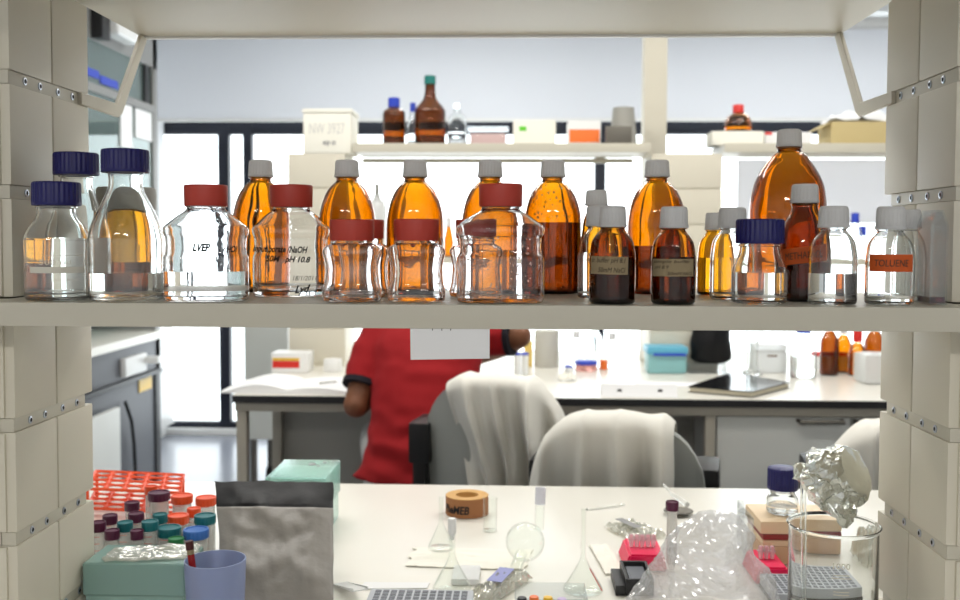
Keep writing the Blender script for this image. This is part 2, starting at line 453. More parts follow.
# ------------------------------------------------------------------ shelving over a bench: the one the camera looks through
YF, YR = 1.203, 1.428        # near and far edge of the uprights
XI = 0.566                  # inner face of the uprights
GX = -0.050                 # the middle of the gantry
bands = [EYE + .197, EYE + .057, EYE - .231, EYE - .373, EYE - .50]
g = empty('shelving_gantry', (GX, 1.3, BENCH), 'cream steel gantry with two uprights and bottle shelf, nearest the camera', 'shelving')
def loc_box(bm, x0, x1, y0, y1, z0, z1, *a, **k): return box(bm, x0, x1, y0 - 1.3, y1 - 1.3, z0 - BENCH, z1 - BENCH, *a, **k)
screw_me = None
for s in (-1, 1):
    def sb(bm, xa, xb, y0, y1, z0, z1, *a, **k):
        x0, x1 = sorted((s * xa, s * xb)); return loc_box(bm, x0, x1, y0, y1, z0, z1, *a, **k)
    up = obj('upright', sb(B(), XI + .008, .74, YF + .006, YR - .04, BENCH, EYE + .345), GAP, g, smooth=False)
    edges = [EYE + .332] + [v for b in bands for v in (b + .0085, b - .0085)] + [BENCH + .002]
    ranges = [(edges[i + 1], edges[i]) for i in range(0, len(edges), 2)]
    for z0, z1 in ranges:
        cuts = [(z0, z1)]
        if z0 < SHELF - .05 < z1:                      # the module that the bottle shelf hangs in
            cuts = [(z0, SHELF - .0271), (SHELF + .001, z1)]
        for ya, yb in ((YF, 1.3145), (1.318, YR)):
            for c0, c1 in cuts:
                if c1 - c0 > .004:
                    obj('panel', sb(B(), XI, XI + .03, ya, yb, c0, c1, .003, 2), CREAM, up)
        for c0, c1 in cuts:
            obj('front_panel', sb(B(), XI + .012, .74, YF - .004, YF + .012, c0 + .001, c1 - .001, .002), CREAM, up)
    for b in bands:
        obj('front_strip', sb(B(), XI + .0205, .737, YF - .001, YF + .0055, b - .0083, b + .0083, .0008), CREAMF, up)
        obj('socket_strip', sb(B(), XI + .0025, XI + .02, YF + .001, YR - (.0 if b == bands[0] else .02), b - .0083, b + .0083, .0008), CREAMF, up)
        for y in (1.245, 1.285, 1.336, 1.380):
            if screw_me is None:
                bm = B(); lathe(bm, [(0.005, 0), (.005, .0012), (.0028, .0016)], 14, mi=0, cap1=False)
                lathe(bm, [(.0028, .0016), (.0024, .0010), (0, .0009)], 14, mi=1, cap0=False)
                o = obj('screw', bm, [STEEL, DARKHOLE], up); screw_me = o.data
            else:
                o = bpy.data.objects.new('screw', screw_me); COL.objects.link(o); o.parent = up
            o.location = (s * (XI + .0026), y - 1.3, b - BENCH)
            o.rotation_euler = (0, -s * math.pi / 2, 0)
    # cranked arm that carries the upper shelf
    pts = [(YR - .03, EYE + .189), (1.53, EYE + .187), (1.545, EYE + .195), (1.655, EYE + .333), (1.628, EYE + .333), (1.527, EYE + .206), (YR - .03, EYE + .206)]
    bm = B(); prism(bm, [(a - 1.3, b - BENCH) for a, b in pts], 'x', *sorted((s * (XI + .0025), s * (XI - .0035))))
    bmesh.ops.bevel(bm, geom=bm.edges[:], offset=.001, segments=1, affect='EDGES')
    obj('arm', bm, CREAM, g)
bm = B(); loc_box(bm, -.70, .70, 1.12, 1.19, SHELF - .027, SHELF, .0015); loc_box(bm, -XI + .001, XI - .001, 1.186, 1.443, SHELF - .027, SHELF, .0015)
obj('bottle_shelf', bm, CREAMF, g)
bm = B(); loc_box(bm, -XI - .006, XI + .006, .93, 1.652, EYE + .334, EYE + .362, .002)
obj('upper_shelf', bm, CREAM, g)
bm = B(); loc_box(bm, -XI - .006, XI + .006, 1.643, 1.655, EYE + .330, EYE + .364, .001)
obj('shelf_lip', bm, WHITEP, g)

# paper taped under the shelf edge
p = empty('paper_sign', (X(450, 1.125), 1.122, SHELF - .027), 'small white paper sheet hanging below the bottle shelf edge', 'paper')
w2 = 40 * 1.122 / F
bm = B(); prism(bm, [(-w2, .001), (w2, .001), (w2, -.0335), (-w2 + .0005, -.0355)], 'y', .0, .0006)
obj('sheet', bm, PAPER, p, smooth=False)
bm = B()
for q in (-.020, -.0095, .0005): box(bm, q, q + .0008, -.0004, 0.0, -.0022, .0008)
obj('writing', bm, INK, p, smooth=False)

# ------------------------------------------------------------------ island bench under it
lb = empty('lab_bench', (0, 1.3, 0), 'white topped island bench standing under the cream gantry', 'bench')
bm = B(); box(bm, -1.9, 1.9, -.72, .884, BENCH - .028, BENCH - .0005, .002)
obj('worktop', bm, BENCHTOP, lb)
bm = B(); box(bm, -1.9, 1.9, -.70, .874, BENCH - .045, BENCH - .0285)
obj('edge_strip', bm, BLACKEDGE, lb, smooth=False)
bm = B(); box(bm, -1.85, 1.85, -.60, .60, .10, BENCH - .0455, .003)
obj('carcass', bm, CABINET, lb)
bm = B(); box(bm, -1.8, 1.8, -.55, .55, 0, .10)
obj('plinth', bm, DARKGREY, lb, smooth=False)

ROW = 390
# ------------------------------------------------------------------ the bench by the windows
YD0, YD1 = 3.42, 4.9
db = empty('wall_bench', (0, 3.42, 0), 'long white bench with black edge before the windows', 'bench')
dx0, dx1 = X(232, YD0), 2.6
def dbx(bm, x0, x1, y0, y1, z0, z1, *a, **k): return box(bm, x0, x1, y0 - 3.42, y1 - 3.42, z0, z1, *a, **k)
obj('worktop', dbx(B(), dx0, dx1, YD0, YD1, BENCH - .003, BENCH - .0005), BENCHTOP, db, smooth=False)
obj('edge_strip', dbx(B(), dx0, dx1, YD0, YD1, BENCH - .028, BENCH - .0031), BLACKEDGE, db, smooth=False)
zr = BENCH - .0285
obj('rail', dbx(B(), dx0, dx1, YD0 + .03, YD0 + .07, zr - .034, zr, .002), GREYBEIGE, db)
for a, b in ((236, 246), (272, 281), (706, 716)):
    y = YD0 + (.03 if a != 272 else .45)
    obj('leg', dbx(B(), X(a, y), X(b, y), y, y + .045, 0, zr - .0345, .003), GREYBEIGE, db)
obj('leg', dbx(B(), X(236, YD0 + .5), X(246, YD0 + .5), YD1 - .1, YD1 - .055, 0, zr, .003), GREYBEIGE, db)
obj('back_panel', dbx(B(), X(276, 3.9), dx1 - .05, 3.92, 3.94, .06, zr - .001), KNEEPANEL, db, smooth=False)
# cabinets under its right half
def cabinet(px0, px1, label, hinge_px):
    x0, x1 = X(px0, YD0 + .04), X(px1, YD0 + .04)
    c = empty('base_cabinet', (x0, YD0 + .05, 0), label, 'cabinet', 'cabinets under the window bench')
    obj('carcass', box(B(), 0, x1 - x0, .02, .42, .06, zr - .036, .002), CABINET, c)
    d = obj('door', box(B(), .004, x1 - x0 - .004, 0, .0195, .08, zr - .040, .002), CABINET, c)
    hx0, hx1 = X(hinge_px[0], YD0) - x0, X(hinge_px[1], YD0) - x0
    hz = Z(420, YD0)
    bm = B(); tube(bm, [(hx0, 0, hz), (hx0, -.03, hz), (hx1, -.03, hz), (hx1, 0, hz)], .008, 8)
    obj('handle', bm, STEELH, d)
    obj('plinth', box(B(), .01, x1 - x0 - .01, .03, .4, 0, .0595), DARKGREY, c, smooth=False)
cabinet(717, 853, 'wide pale grey base cabinet with steel bar handle beside the knee space', (803, 847))
cabinet(854, 990, 'pale grey base cabinet partly hidden by the gantry upright', (861, 905))

# shelving on that bench, seen front-on
YG = 4.2
ROW = 200
bgx = empty('bench_gantry', (0, YG, BENCH), 'cream gantry of stacked modules on the window bench', 'shelving')
def gb(bm, x0, x1, y0, y1, z0, z1, *a, **k): return box(bm, x0, x1, y0 - YG, y1 - YG, z0 - BENCH, z1 - BENCH, *a, **k)
ztop = Z(153, YG)
mod = [ztop - i * .148 for i in range(7)] + [BENCH]
for a, b in ((288, 345), (651, 722)):
    x0, x1 = X(a, YG), X(b, YG)
    u = obj('upright', gb(B(), x0 + .006, x1 - .006, YG + .006, YG + .25, BENCH, ztop - .002), CREAM, bgx, smooth=False)
    for i in range(len(mod) - 1):
        if mod[i] - mod[i + 1] > .02:
            obj('module', gb(B(), x0, x1, YG, YG + .26, mod[i + 1] + .002, mod[i] - .002, .006), CREAM, u)
px0, px1 = X(645, YG + .2), X(668, YG + .2)
obj('post', gb(B(), px0, px1, YG + .26, YG + .36, BENCH, HC - .05, .004), CREAM, bgx)
zs = Z(143.5, YG)
for n, (a, b) in enumerate(((353.5, 650), (723, 960))):
    obj('upper_shelf', gb(B(), X(a, YG), X(b, YG), YG - .02, YG + .26, zs - .038, zs, .003), CREAMF, bgx)
    obj('lower_shelf', gb(B(), X(a, YG), X(b, YG), YG + .0, YG + .26, SHELF - .027, SHELF, .003), CREAMF, bgx)
obj('upper_shelf', gb(B(), X(158 + 195, YG), X(640, YG), YG + .26, YG + .29, zs - .06, zs - .041), CREAMF, bgx)
wp = obj('screen_panel', gb(B(), X(738, YG + .25), X(900, YG + .25), YG + .262, YG + .275, Z(222, YG + .25), zs - .045, .003), SCREEN, bgx)

ROW = 330
# ------------------------------------------------------------------ fume hood along the left wall
XH = -2.12
hd = empty('fume_hood', (XH, 5.2, 0), 'grey fume hood with glass sash over a dark cabinet along the left wall', 'fume hood')
def hb(bm, d0, d1, y0, y1, z0, z1, *a, **k):   # d: metres back from the hood's face
    return box(bm, -d1, -d0, y0 - 5.2, y1 - 5.2, z0, z1, *a, **k)
Y0, Y1 = 4.0, 5.87
obj('worktop', hb(B(), -.03, .78, Y0, Y1, BENCH - .045, BENCH, .004), BENCHTOP, hd)
obj('apron', hb(B(), .0, .03, Y0, Y1, BENCH - .225, BENCH - .046, .002), DARKGREY, hd)
obj('service_rail', hb(B(), -.02, .02, Y0, Y1 - .02, BENCH - .250, BENCH - .2255, .003), BLACKP, hd)
obj('cabinet', hb(B(), .01, .78, Y0, Y1 - .08, .03, BENCH - .2505, .002), DARKGREY, hd)
obj('end_panel', hb(B(), .0, .78, Y1 - .075, Y1, 0.0, BENCH - .046, .002), BLACKP, hd)
for y0, y1 in ((5.27, 5.58), (4.2, 4.6)):
    s_ = obj('socket_box', hb(B(), -.03, .0, y0, y1, BENCH - .205, BENCH - .105, .006), WHITEP, hd)
    obj('tap', hb(B(), -.10, -.0305, y1 - .02, y1 + .03, BENCH - .165, BENCH - .125, .006), WHITEP, s_)
obj('warning_label', hb(B(), .004, .0095, 5.55, 5.74, BENCH - .33, BENCH - .258), YELLOWP, hd, smooth=False)
cable = [(.012, 5.30 - 5.2, BENCH - .34), (.03, 5.34 - 5.2, BENCH - .45), (.02, 5.40 - 5.2, .30), (.02, 5.42 - 5.2, .05)]
bm = B(); tube(bm, cable, .010, 8); obj('cable', bm, BLACKP, hd)
# sash, fascia and cabinet above
zf0 = EYE + .765; zf1 = EYE + .995
obj('fascia', hb(B(), .0, .04, Y0, Y1, zf1, HC - .02, .002), HOODGREY, hd)
obj('end_post', hb(B(), .0, .78, Y1 - .07, Y1, BENCH + .001, HC - .02, .003), HOODGREY, hd)
obj('back_wall', hb(B(), .72, .78, Y0, Y1 - .075, BENCH + .001, HC - .02), WHITEP, hd, smooth=False)
obj('sash_rail', hb(B(), -.01, .03, Y0, Y1 - .075, zf0 - .03, zf0 + .01, .003), HOODGREY, hd)
obj('upper_sash', hb(B(), .012, .018, Y0, Y1 - .075, zf0 + .011, zf1 - .001), SASH, hd, smooth=False)
obj('lower_sash', hb(B(), .012, .018, Y0, Y1 - .075, BENCH + .25, zf0 - .031), SASH, hd, smooth=False)
obj('sash_channel', hb(B(), -.004, .011, 5.67, 5.74, zf0 + .011, zf1 - .001, .002), BLACKP, hd)
obj('sash_channel', hb(B(), -.012, -.0045, 5.75, 5.785, zf0 + .011, zf1 - .001, .002), STEELH, hd)
obj('sash_tape', hb(B(), .005, .0118, 4.85, 5.06, zf0 + .045, zf0 + .085), BLUEP, hd, smooth=False)
obj('sash_tape', hb(B(), .005, .0118, 5.08, 5.30, zf0 + .03, zf0 + .07), BLUEP, hd, smooth=False)
obj('notice', hb(B(), .004, .0115, 5.33, 5.49, zf0 - .27, zf0 - .035), PAPER, hd, smooth=False)
obj('notice', hb(B(), .004, .0115, 5.54, 5.785, zf0 - .20, zf0 - .035), PAPER, hd, smooth=False)
d = obj('airflow_sensor', hb(B(), -.10, -.001, 5.05, 5.38, EYE + 1.04, EYE + 1.17, .03, 3), WHITEP, hd)
obj('sensor_bracket', hb(B(), -.06, -.001, 4.95, 5.045, EYE + 1.0, EYE + 1.15, .004), BLACKP, hd)
# things in and on the hood
pr = empty('cylinder_unit', (XH + .03, 4.98, 0.03), 'light grey equipment cabinet beside the dark hood cupboard', 'equipment')
obj('casing', box(B(), -.01, .02, -.42, .16, .0, .53, .01), CABINET, pr)
bm = B(); lathe(bm, [(.075, 0), (.075, .012), (.06, .016), (0, .016)], 28); 
for v in bm.verts: v.co = Vector((v.co.z + .02, v.co.x - .04, v.co.y + .16))
obj('round_vent', bm, GREYP, pr)

# white steel trolley cabinet behind the end of the bench
yt = 5.4
tc_ = empty('trolley_cabinet', (X(266, yt), yt, 0), 'pale grey cabinet on black castors behind the bench end', 'cabinet')
hw = (X(288, yt) - X(244, yt)) / 2
obj('body', box(B(), -hw, hw, 0, .5, Z(442, yt), Z(300, yt), .008), CABINET, tc_)
for sx in (-1, 1):
    for sy in (.06, .44):
        bm = B(); tube(bm, [(sx * hw * .72 - .018, sy, .05), (sx * hw * .72 + .018, sy, .05)], .05, 16)
        c = obj('castor', bm, BLACKP, tc_)
        bm = B(); tube(bm, [(sx * hw * .72, sy, .09), (sx * hw * .72, sy, Z(442, yt) + .004)], .02, 10)
        obj('castor_fork', bm, STEELH, c)
# cable on the pier
rc0 = empty('pipe_boxing', (-2.5, 6.7, 0), 'low white pipe boxing against the wall between fume hood and window', 'boxing')
obj('casing', box(B(), -.074, 0, -.5, .5, .092, 1.36, .006), WHITEP, rc0)
obj('cap_board', box(B(), -.076, .012, -.51, .51, 1.3605, 1.385, .004), WHITEP, rc0)
bm = B(); tube(bm, [(-2.488, 6.3, 1.30), (-2.488, 6.5, 1.0), (-2.48, 6.75, .55), (-2.488, 6.6, .42), (-2.488, 6.35, .40)], .008, 6)
tag(obj('wall_cable', bm, GREYP), 'thin grey cable running down the white pipe boxing near the window', 'cable')
ROW = 250
# ------------------------------------------------------------------ bottles on the shelf
def shell(bm, prof, t, tb, seg=44, rot=0.0, fn=None, wob=0.0):
    """closed glass wall: outer profile up to the rim, then back down inside"""
    inner = [(max(r - t, .0015), max(z, tb), n) for r, z, n in prof]
    out = [(0.0, prof[0][1], 2.0)] + prof
    # inside floor
    ins = [p for p in reversed(inner) if p[1] > tb + 1e-5]
    rb = ins[-1][0]; nb = ins[-1][2]
    ins += [(rb * .97, tb + .0006, nb), (0.0, tb, 2.0)]
    lathe(bm, out + ins, seg, rot=rot, cap0=False, cap1=False, fn=fn)
    if wob:
        for v in bm.verts:
            rr = v.co.xy.length
            if v.co.z > .004:
                q = noise.noise(v.co * 34 + Vector((wob * 7e3, 0, 0))) * wob
                if rr > 1e-4: v.co.xy *= 1 + q / rr
    return inner, tb
def liquid_bm(inner, tb, level, seg=44, rot=0.0, grow=.0003):
    pr = [(0.0, tb - .0002, 2.0)]
    pts = [p for p in inner if p[1] > tb + 1e-5]
    r0, n0 = pts[0][0], pts[0][2]
    pr.append(((r0 + grow) * .97, tb - .0002, n0))
    for a, b in zip(pts, pts[1:]):
        if a[1] < level - 1e-5: pr.append((a[0] + grow, a[1], a[2]))
        if a[1] < level <= b[1]:
            k = (level - a[1]) / max(1e-9, b[1] - a[1])
            pr.append((a[0] + (b[0] - a[0]) * k + grow, level, a[2])); break
    pr.append((0.0, level, 2.0))
    bm = B(); lathe(bm, pr, seg, rot=rot, cap0=False, cap1=False)
    return bm
def ribbed(n, depth):
    return lambda i, a: 1.0 - (depth if (i // 2) % 2 else 0.0)
def cap_bm(kind, r, h):
    bm = B()
    if kind == 'blue':     # ribbed side, plain skirt, flat top
        seg = 120
        lathe(bm, [(r * .985, 0), (r, .0015), (r, h * .14)], seg, cap0=True, cap1=False)
        lathe(bm, [(r, h * .14), (r, h * .16), (r * .99, h * .90), (r * .97, h * .965), (r * .92, h), (0, h)], seg, cap0=False, fn=None if False else (lambda i, a: 1.0 - (.035 if (i // 2) % 2 else 0)), cap1=False)
    elif kind == 'white':  # tapering fine-ribbed cap with rounded top
        seg = 96
        lathe(bm, [(r * 1.0, 0), (r * 1.03, .0012), (r * 1.03, h * .13), (r * .995, h * .15)], seg, cap1=False)
        lathe(bm, [(r * .995, h * .15), (r * .95, h * .78), (r * .93, h * .88)], seg, cap0=False, cap1=False, fn=lambda i, a: 1.0 - (.022 if (i // 2) % 2 else 0))
        lathe(bm, [(r * .93, h * .88), (r * .88, h * .96), (r * .78, h), (0, h)], seg, cap0=False, cap1=False)
    elif kind == 'red':    # smooth wide cap, slightly hollowed top
        lathe(bm, [(r * .97, 0), (r * .985, .001), (r * 1.0, h * .9), (r * .99, h * .97), (r * .96, h), (r * .86, h), (r * .84, h * .96), (0, h * .95)], 64, cap1=False)
    else:
        lathe(bm, [(r, 0), (r, h * .9), (r * .94, h), (0, h)], 40, cap1=False)
    bmesh.ops.remove_doubles(bm, verts=bm.verts[:], dist=1e-6)
    return bm
CAPM = {'blue': BLUECAP, 'white': WHITECAP, 'red': REDCAP}
BOT = {}
def bottle(key, name, label, cx, prof, cap, glass=GLASS, front=None, Yc=None, level=None, liq=None, t=.0022, tb=.004, group=None, zbase=SHELF, lowcut=None, rot=0.0, cat='bottle', sub=4, capmat=None, neck=True, wob=.0005):
    """prof: (picture row, half width in pixels[, squareness]) from the foot up to the neck; cap: (kind, half width, top row, bottom row).
    front: picture row at which the foot meets the shelf, or Yc: depth of the axis"""
    hwmax = max(p[1] for p in prof)
    if Yc is None:
        Yf = max(on(cx, front, zbase).y, 1.132)
        Yc = Yf / (1 - hwmax / F)
    k = Yc / F
    x = at(cx, (prof[0][0] + cap[2]) / 2, Yc).x
    zz = lambda py: at(cx, py, Yc).z - zbase
    hm = hwmax * k
    P = []
    n0 = prof[0][2] if len(prof[0]) > 2 else 2.0
    r0 = prof[0][1] * k
    foot = [(r0 - .005, 0.0, n0), (r0 - .0018, .0008, n0), (r0 - .0004, .0028, n0), (r0, .006, n0)]
    body = [(p[1] * k, zz(p[0]), p[2] if len(p) > 2 else 2.0) for p in prof[1:]]
    pr = foot + spline([(r0, .009, n0)] + body, sub)
    o = empty(name, (x, Yc, zbase + .0004), label, cat, group, rz=-math.atan2(x, Yc))
    kind, chw, ctop, cbot = cap
    zc0, zc1 = zz(cbot), zz(ctop)
    cr = chw * k
    if neck:   # mouth that runs up inside the cap, with a bead under it
        rn = pr[-1][0]
        z = pr[-1][1]
        pr += [(rn, zc0 - .0035 if zc0 - .0035 > z else z + .0002, 2.0)]
        z = pr[-1][1]
        pr += [(min(cr * .97, rn + .0022), z + .0010, 2.0), (min(cr * .97, rn + .0022), z + .0024, 2.0), (rn * .98, z + .003, 2.0), (rn * .97, zc0 + .004, 2.0)]
    bm = B()
    inner, tb_ = shell(bm, pr, t, tb, rot=rot, wob=wob)
    gb_ = obj('bottle_body', bm, glass, o, angle=50)
    capb = cap_bm(kind, cr, zc1 - zc0)
    c = obj('cap', capb, capmat or CAPM[kind], o, loc=(0, 0, zc0), angle=50)
    c.rotation_euler = (0, 0, random.uniform(0, 3))
    if level is not None:
        lq = liquid_bm(inner, tb_, zz(level), rot=rot)
        obj('liquid', lq, liq or WATER, o, angle=50)
    BOT[key] = (o, Yc, k, zz, P)
    return o, k, zz
def label_on(o, k, zz, cx, hw, x0, x1, y0, y1, material, lines, inkmat, ang_off=0.0, tilt=0.0, lh=None, slant=.25):
    """a paper label and its writing, bent round the bottle"""
    rad = hw * k
    ang = math.asin(max(-.95, min(.95, ((x0 + x1) / 2 - cx) / hw)))
    w = (math.asin(max(-.98, min(.98, (x1 - cx) / hw))) - math.asin(max(-.98, min(.98, (x0 - cx) / hw)))) * rad
    h = zz(y0) - zz(y1)
    zc = (zz(y0) + zz(y1)) / 2
    lb_ = obj('paper_label', curved_label(rad + .0002, w, h, zc, ang, tilt=tilt), material, o)
    n = len(lines)
    for i, (s, wf, dx) in enumerate(lines):
        bm = text_bm(s, h * (lh or (.55 / n)), slant, width=w * wf)
        for v in bm.verts: v.co.x += dx * w
        dz = h * (.5 - (i + .5) / n)
        for v in bm.verts: v.co.z += dz
        obj('writing', wrap(bm, rad + .0011, zc, ang, tilt), inkmat, lb_, smooth=False)
def write_on(o, k, zz, cx, hw, px, py, hpx, wpx, s, inkmat, name='writing', slant=.25, bold=0.0, sq=1.0, tilt=0.0, flat=False):
    rad = hw * k * sq
    bm = text_bm(s, hpx * k, slant, width=wpx * k, bold=bold)
    if flat:
        for v in bm.verts:
            x, y, z = v.co
            v.co = Vector((x * math.cos(tilt) - z * math.sin(tilt) + (px - cx) * k, -rad - .0012 + y, x * math.sin(tilt) + z * math.cos(tilt) + zz(py)))
    else:
        wrap(bm, rad + .0010, zz(py), math.asin(max(-.95, min(.95, (px - cx) / hw))), tilt)
    return obj(name, bm, inkmat, o, smooth=False)

# --- blue capped laboratory bottles
def duran(cx, w, yf, ys, yn):   # foot row, shoulder row, neck row
    return [(yf, w), (ys + 6, w), (ys, w * .985), (ys - (ys - yn) * .28, w * .90), (ys - (ys - yn) * .5, w * .76), (ys - (ys - yn) * .72, w * .62), (ys - (ys - yn) * .9, w * .57), (yn, w * .56)]
o, k, zz = bottle('A', 'reagent_bottle', 'clear bottle with blue cap and 500 ml graduation print, in front of the left upright', 57.2,
    [(302, 31.5), (246, 31.7), (240, 31.5), (234, 30), (227, 26.5), (220, 21.5), (214, 19), (209, 18.6)], ('blue', 23.8, 182.5, 206), front=302.5, level=239)
write_on(o, k, zz, 57.5, 32.3, 55, 262, 4.6, 30, '500 ml', WHITEINK, 'printed_volume', slant=0)
write_on(o, k, zz, 57.5, 32.3, 66, 279, 2.2, 26, 'AT 20 C', WHITEINK, 'printed_temperature', slant=0)
obj('write_on_patch', curved_label(32.35 * k, 58 * k, 6.2 * k, zz(269.5)), WHITEINK, o)
obj('graduation', curved_label(32.35 * k, 40 * k, .5 * k, zz(255.5), .2), WHITEINK, o)
bottle('B', 'reagent_bottle', 'clear blue capped bottle standing close behind the 500 ml one', 77,
    [(297, 31), (240, 31), (232, 30.6), (222, 28), (210, 23.5), (198, 19), (188, 15.8), (179, 15.5)], ('blue', 22.2, 153.3, 175.5), Yc=1.262, level=238)
bottle('C', 'reagent_bottle', 'tallest clear blue capped bottle, less than half full of clear liquid', 126,
    [(302, 36.6), (246, 36.8), (238, 36.6), (227, 34.2), (215, 29.5), (203, 23.5), (192, 18.2), (184, 16.5), (175, 16.8)], ('blue', 23.5, 150, 173), front=302.5, level=273)
# grey lidded amber jar behind it
bottle('AG', 'amber_jar', 'amber jar with wide grey lid behind the tallest blue capped bottle', 127,
    [(293, 31), (236, 31), (226, 30.5), (216, 28.5), (211, 27)], ('plain', 29, 188, 210), glass=AMBER, Yc=1.385, level=262, liq=BROWN_LIQ, capmat=GREYP, cat='jar')
o, k, zz = bottle('V', 'reagent_bottle', 'small clear blue capped bottle, more than half full, before the largest amber bottle', 759.5,
    [(304, 26.8), (272, 26.8), (266, 25.6), (260, 23), (254, 20.5), (249, 19.6)], ('blue', 23.6, 219.5, 244), front=305, level=272.5)
# --- red capped square media bottles
SQ = 3.8
o, k, zz = bottle('D', 'media_bottle', 'clear square media bottle with red cap, half full, beside the tall blue capped bottle', 206.3,
    [(303, 41.6, SQ), (262, 41.6, SQ), (257, 41.4, SQ), (252, 39.5, SQ), (239, 39.5, SQ), (234, 41.4, SQ), (229, 41.4, SQ), (225, 38.5, 3.0), (217, 29, 2.4), (211, 20.5, 2), (208, 19, 2)],
    ('red', 21.6, 185.5, 206.5), glass=PLASTIC, front=303.5, level=271, tb=.006, sub=3, cat='bottle')
write_on(o, k, zz, 204.7, 42.5, 200, 247.5, 7, 17, 'LVEP', INK, slant=.3, bold=.05, sq=.975, flat=True)
write_on(o, k, zz, 204.7, 42.5, 227, 249, 6, 14, 'r HOI', INK, slant=.3, bold=.035, sq=.99, flat=True)
o, k, zz = bottle('E', 'media_bottle', 'clear square media bottle with red cap and handwriting about borate buffer', 291.5,
    [(302, 38, SQ), (262, 38.4, SQ), (257, 38, SQ), (252, 36.5, SQ), (240, 36.5, SQ), (235, 38, SQ), (229, 38.5, SQ), (224, 34, 3.0), (216, 26, 2.4), (211, 19.5, 2), (208, 18.5, 2)],
    ('red', 21.4, 185.5, 207.5), glass=PLASTIC, Yc=1.287, level=None, tb=.006, sub=3)
write_on(o, k, zz, 291.5, 38.4, 281, 250, 6, 52, 'Input borate /NaOH', INK, slant=.3, bold=.035, sq=1.0, tilt=-.03, flat=True)
write_on(o, k, zz, 291.5, 38.4, 288, 259.5, 5.4, 43, '50M   pH 10.8', INK, slant=.3, bold=.035, sq=1.0, tilt=-.03, flat=True)
write_on(o, k, zz, 291.5, 38.4, 304, 277, 4.6, 23, '18/1/2011', INK, slant=.3, bold=.0, sq=1.03, flat=True)
write_on(o, k, zz, 291.5, 38.4, 302, 288.5, 7, 16, 'Lyd', INK, slant=.5, bold=.03, sq=1.03, tilt=.1, flat=True)
bottle('I', 'media_bottle', 'empty clear square media bottle with red cap and droplets inside, tallest of the middle cluster', 500.5,
    [(304, 43.5, SQ), (262, 43.5, SQ), (257, 43, SQ), (252, 40.5, SQ), (239, 40.5, SQ), (234, 43, SQ), (228, 43.4, SQ), (223, 38.5, 3.0), (216, 29, 2.4), (211, 20.5, 2), (208, 19, 2)],
    ('red', 21.8, 184.5, 207), glass=PLASTIC, front=305, level=None, tb=.005, sub=3)
def droplets(key, n, y0, y1, hw, spread, seed, rad=.0013, m=None):
    o, Yc, k, zz, P = BOT[key]
    rnd = random.Random(seed); bm = B()
    for i in range(n):
        z = zz(rnd.uniform(y0, y1)); a = rnd.uniform(-spread, spread)
        # stay on the wall: radius of the profile at that height
        rr = next((p[0] + (q[0] - p[0]) * (z - p[1]) / max(1e-6, q[1] - p[1]) for p, q in zip(P, P[1:]) if p[1] <= z <= q[1]), hw * k)
        r = rnd.uniform(.5, 1.3) * rad
        rr = (rr - .0028)
        bmesh.ops.create_icosphere(bm, subdivisions=1, radius=r, matrix=Matrix.Translation((rr * math.sin(a), -rr * math.cos(a), z)) @ Matrix.Diagonal((1, .6, 1.2, 1)))
    obj('droplets', bm, m or WATER, o)['kind'] = 'stuff'
JP = lambda w: [(303, w, 3), (290, w, 3), (282, w * .93, 3), (268, w * .90, 3), (259, w * .95, 3), (254, w, 3), (250, w * .985, 3), (246.5, w * .88, 2.5), (244, w * .70, 2)]
bottle('F', 'media_jar', 'squat empty clear jar with red cap, beside the bottle with borate handwriting', 352, JP(29.5), ('red', 22.4, 220, 241), glass=PLASTIC, front=303.5, tb=.005, sub=3, cat='jar')
bottle('G', 'media_jar', 'squat clear jar with red cap, standing clear of its neighbours, second squat jar', 416.5, JP(29), ('red', 22.8, 219.5, 241), glass=PLASTIC, front=303.5, tb=.005, sub=3, cat='jar')
bottle('F2', 'media_jar', 'squat clear jar peeping out behind the first squat red capped jar', 364, JP(27), ('red', 20, 220, 239), glass=PLASTIC, Yc=1.262, tb=.005, sub=3, cat='jar')
bottle('G2', 'media_jar', 'squat clear red capped jar seen through the empty square media bottle', 476, JP(26.5), ('red', 20.5, 220, 239), glass=PLASTIC, Yc=1.278, tb=.005, sub=3, cat='jar')
# --- big amber bottles at the back of the shelf
AP = [(293, 28.4), (240, 28.6), (228, 28.4), (218, 27.9), (210, 26.8), (202, 24.6), (195, 21.6), (190, 18.6), (185.5, 14.6), (182, 10.8), (179, 10)]
amb = [('R1', 261, 'amber bottle with white cap at the left end of the back row', None, 0),
       ('R2', 347, 'amber bottle with white cap rising behind the first squat red capped jar', 232, 0),
       ('R3', 415, 'amber bottle with white cap straight behind the second squat jar', 238, 0),
       ('R4', 490, 'amber bottle with white cap half hidden by the empty square media bottle', 250, 0),
       ('R5', 552.5, 'amber bottle with white cap and droplets above dark liquid, beside the empty media bottle', 223, 0),
       ('R6', 656.5, 'amber bottle with white cap behind the two small labelled amber bottles', 246, 0)]
for key, cx, lab, lev, dy in amb:
    bottle(key, 'amber_bottle', lab, cx, AP, ('white', 12.3, 160.5, 177.5), glass=AMBER, Yc=1.385, level=lev, liq=BROWN_LIQ if key in ('R5', 'R6') else WATER, t=.0032, wob=.0010, group='large amber bottles in the back row')
bottle('R7', 'amber_bottle', 'largest amber bottle with white cap, towering at the back before the white panel', 788,
    [(292, 36.8), (222, 37), (208, 36.8), (199, 36), (190, 34.4), (180, 31.4), (170, 26.6), (162, 21), (156, 16), (152.5, 11.8), (150, 10.8)], ('white', 12.3, 130, 147.5), glass=AMBER, Yc=1.392, level=None, t=.0036, wob=.0012, group='large amber bottles in the back row')
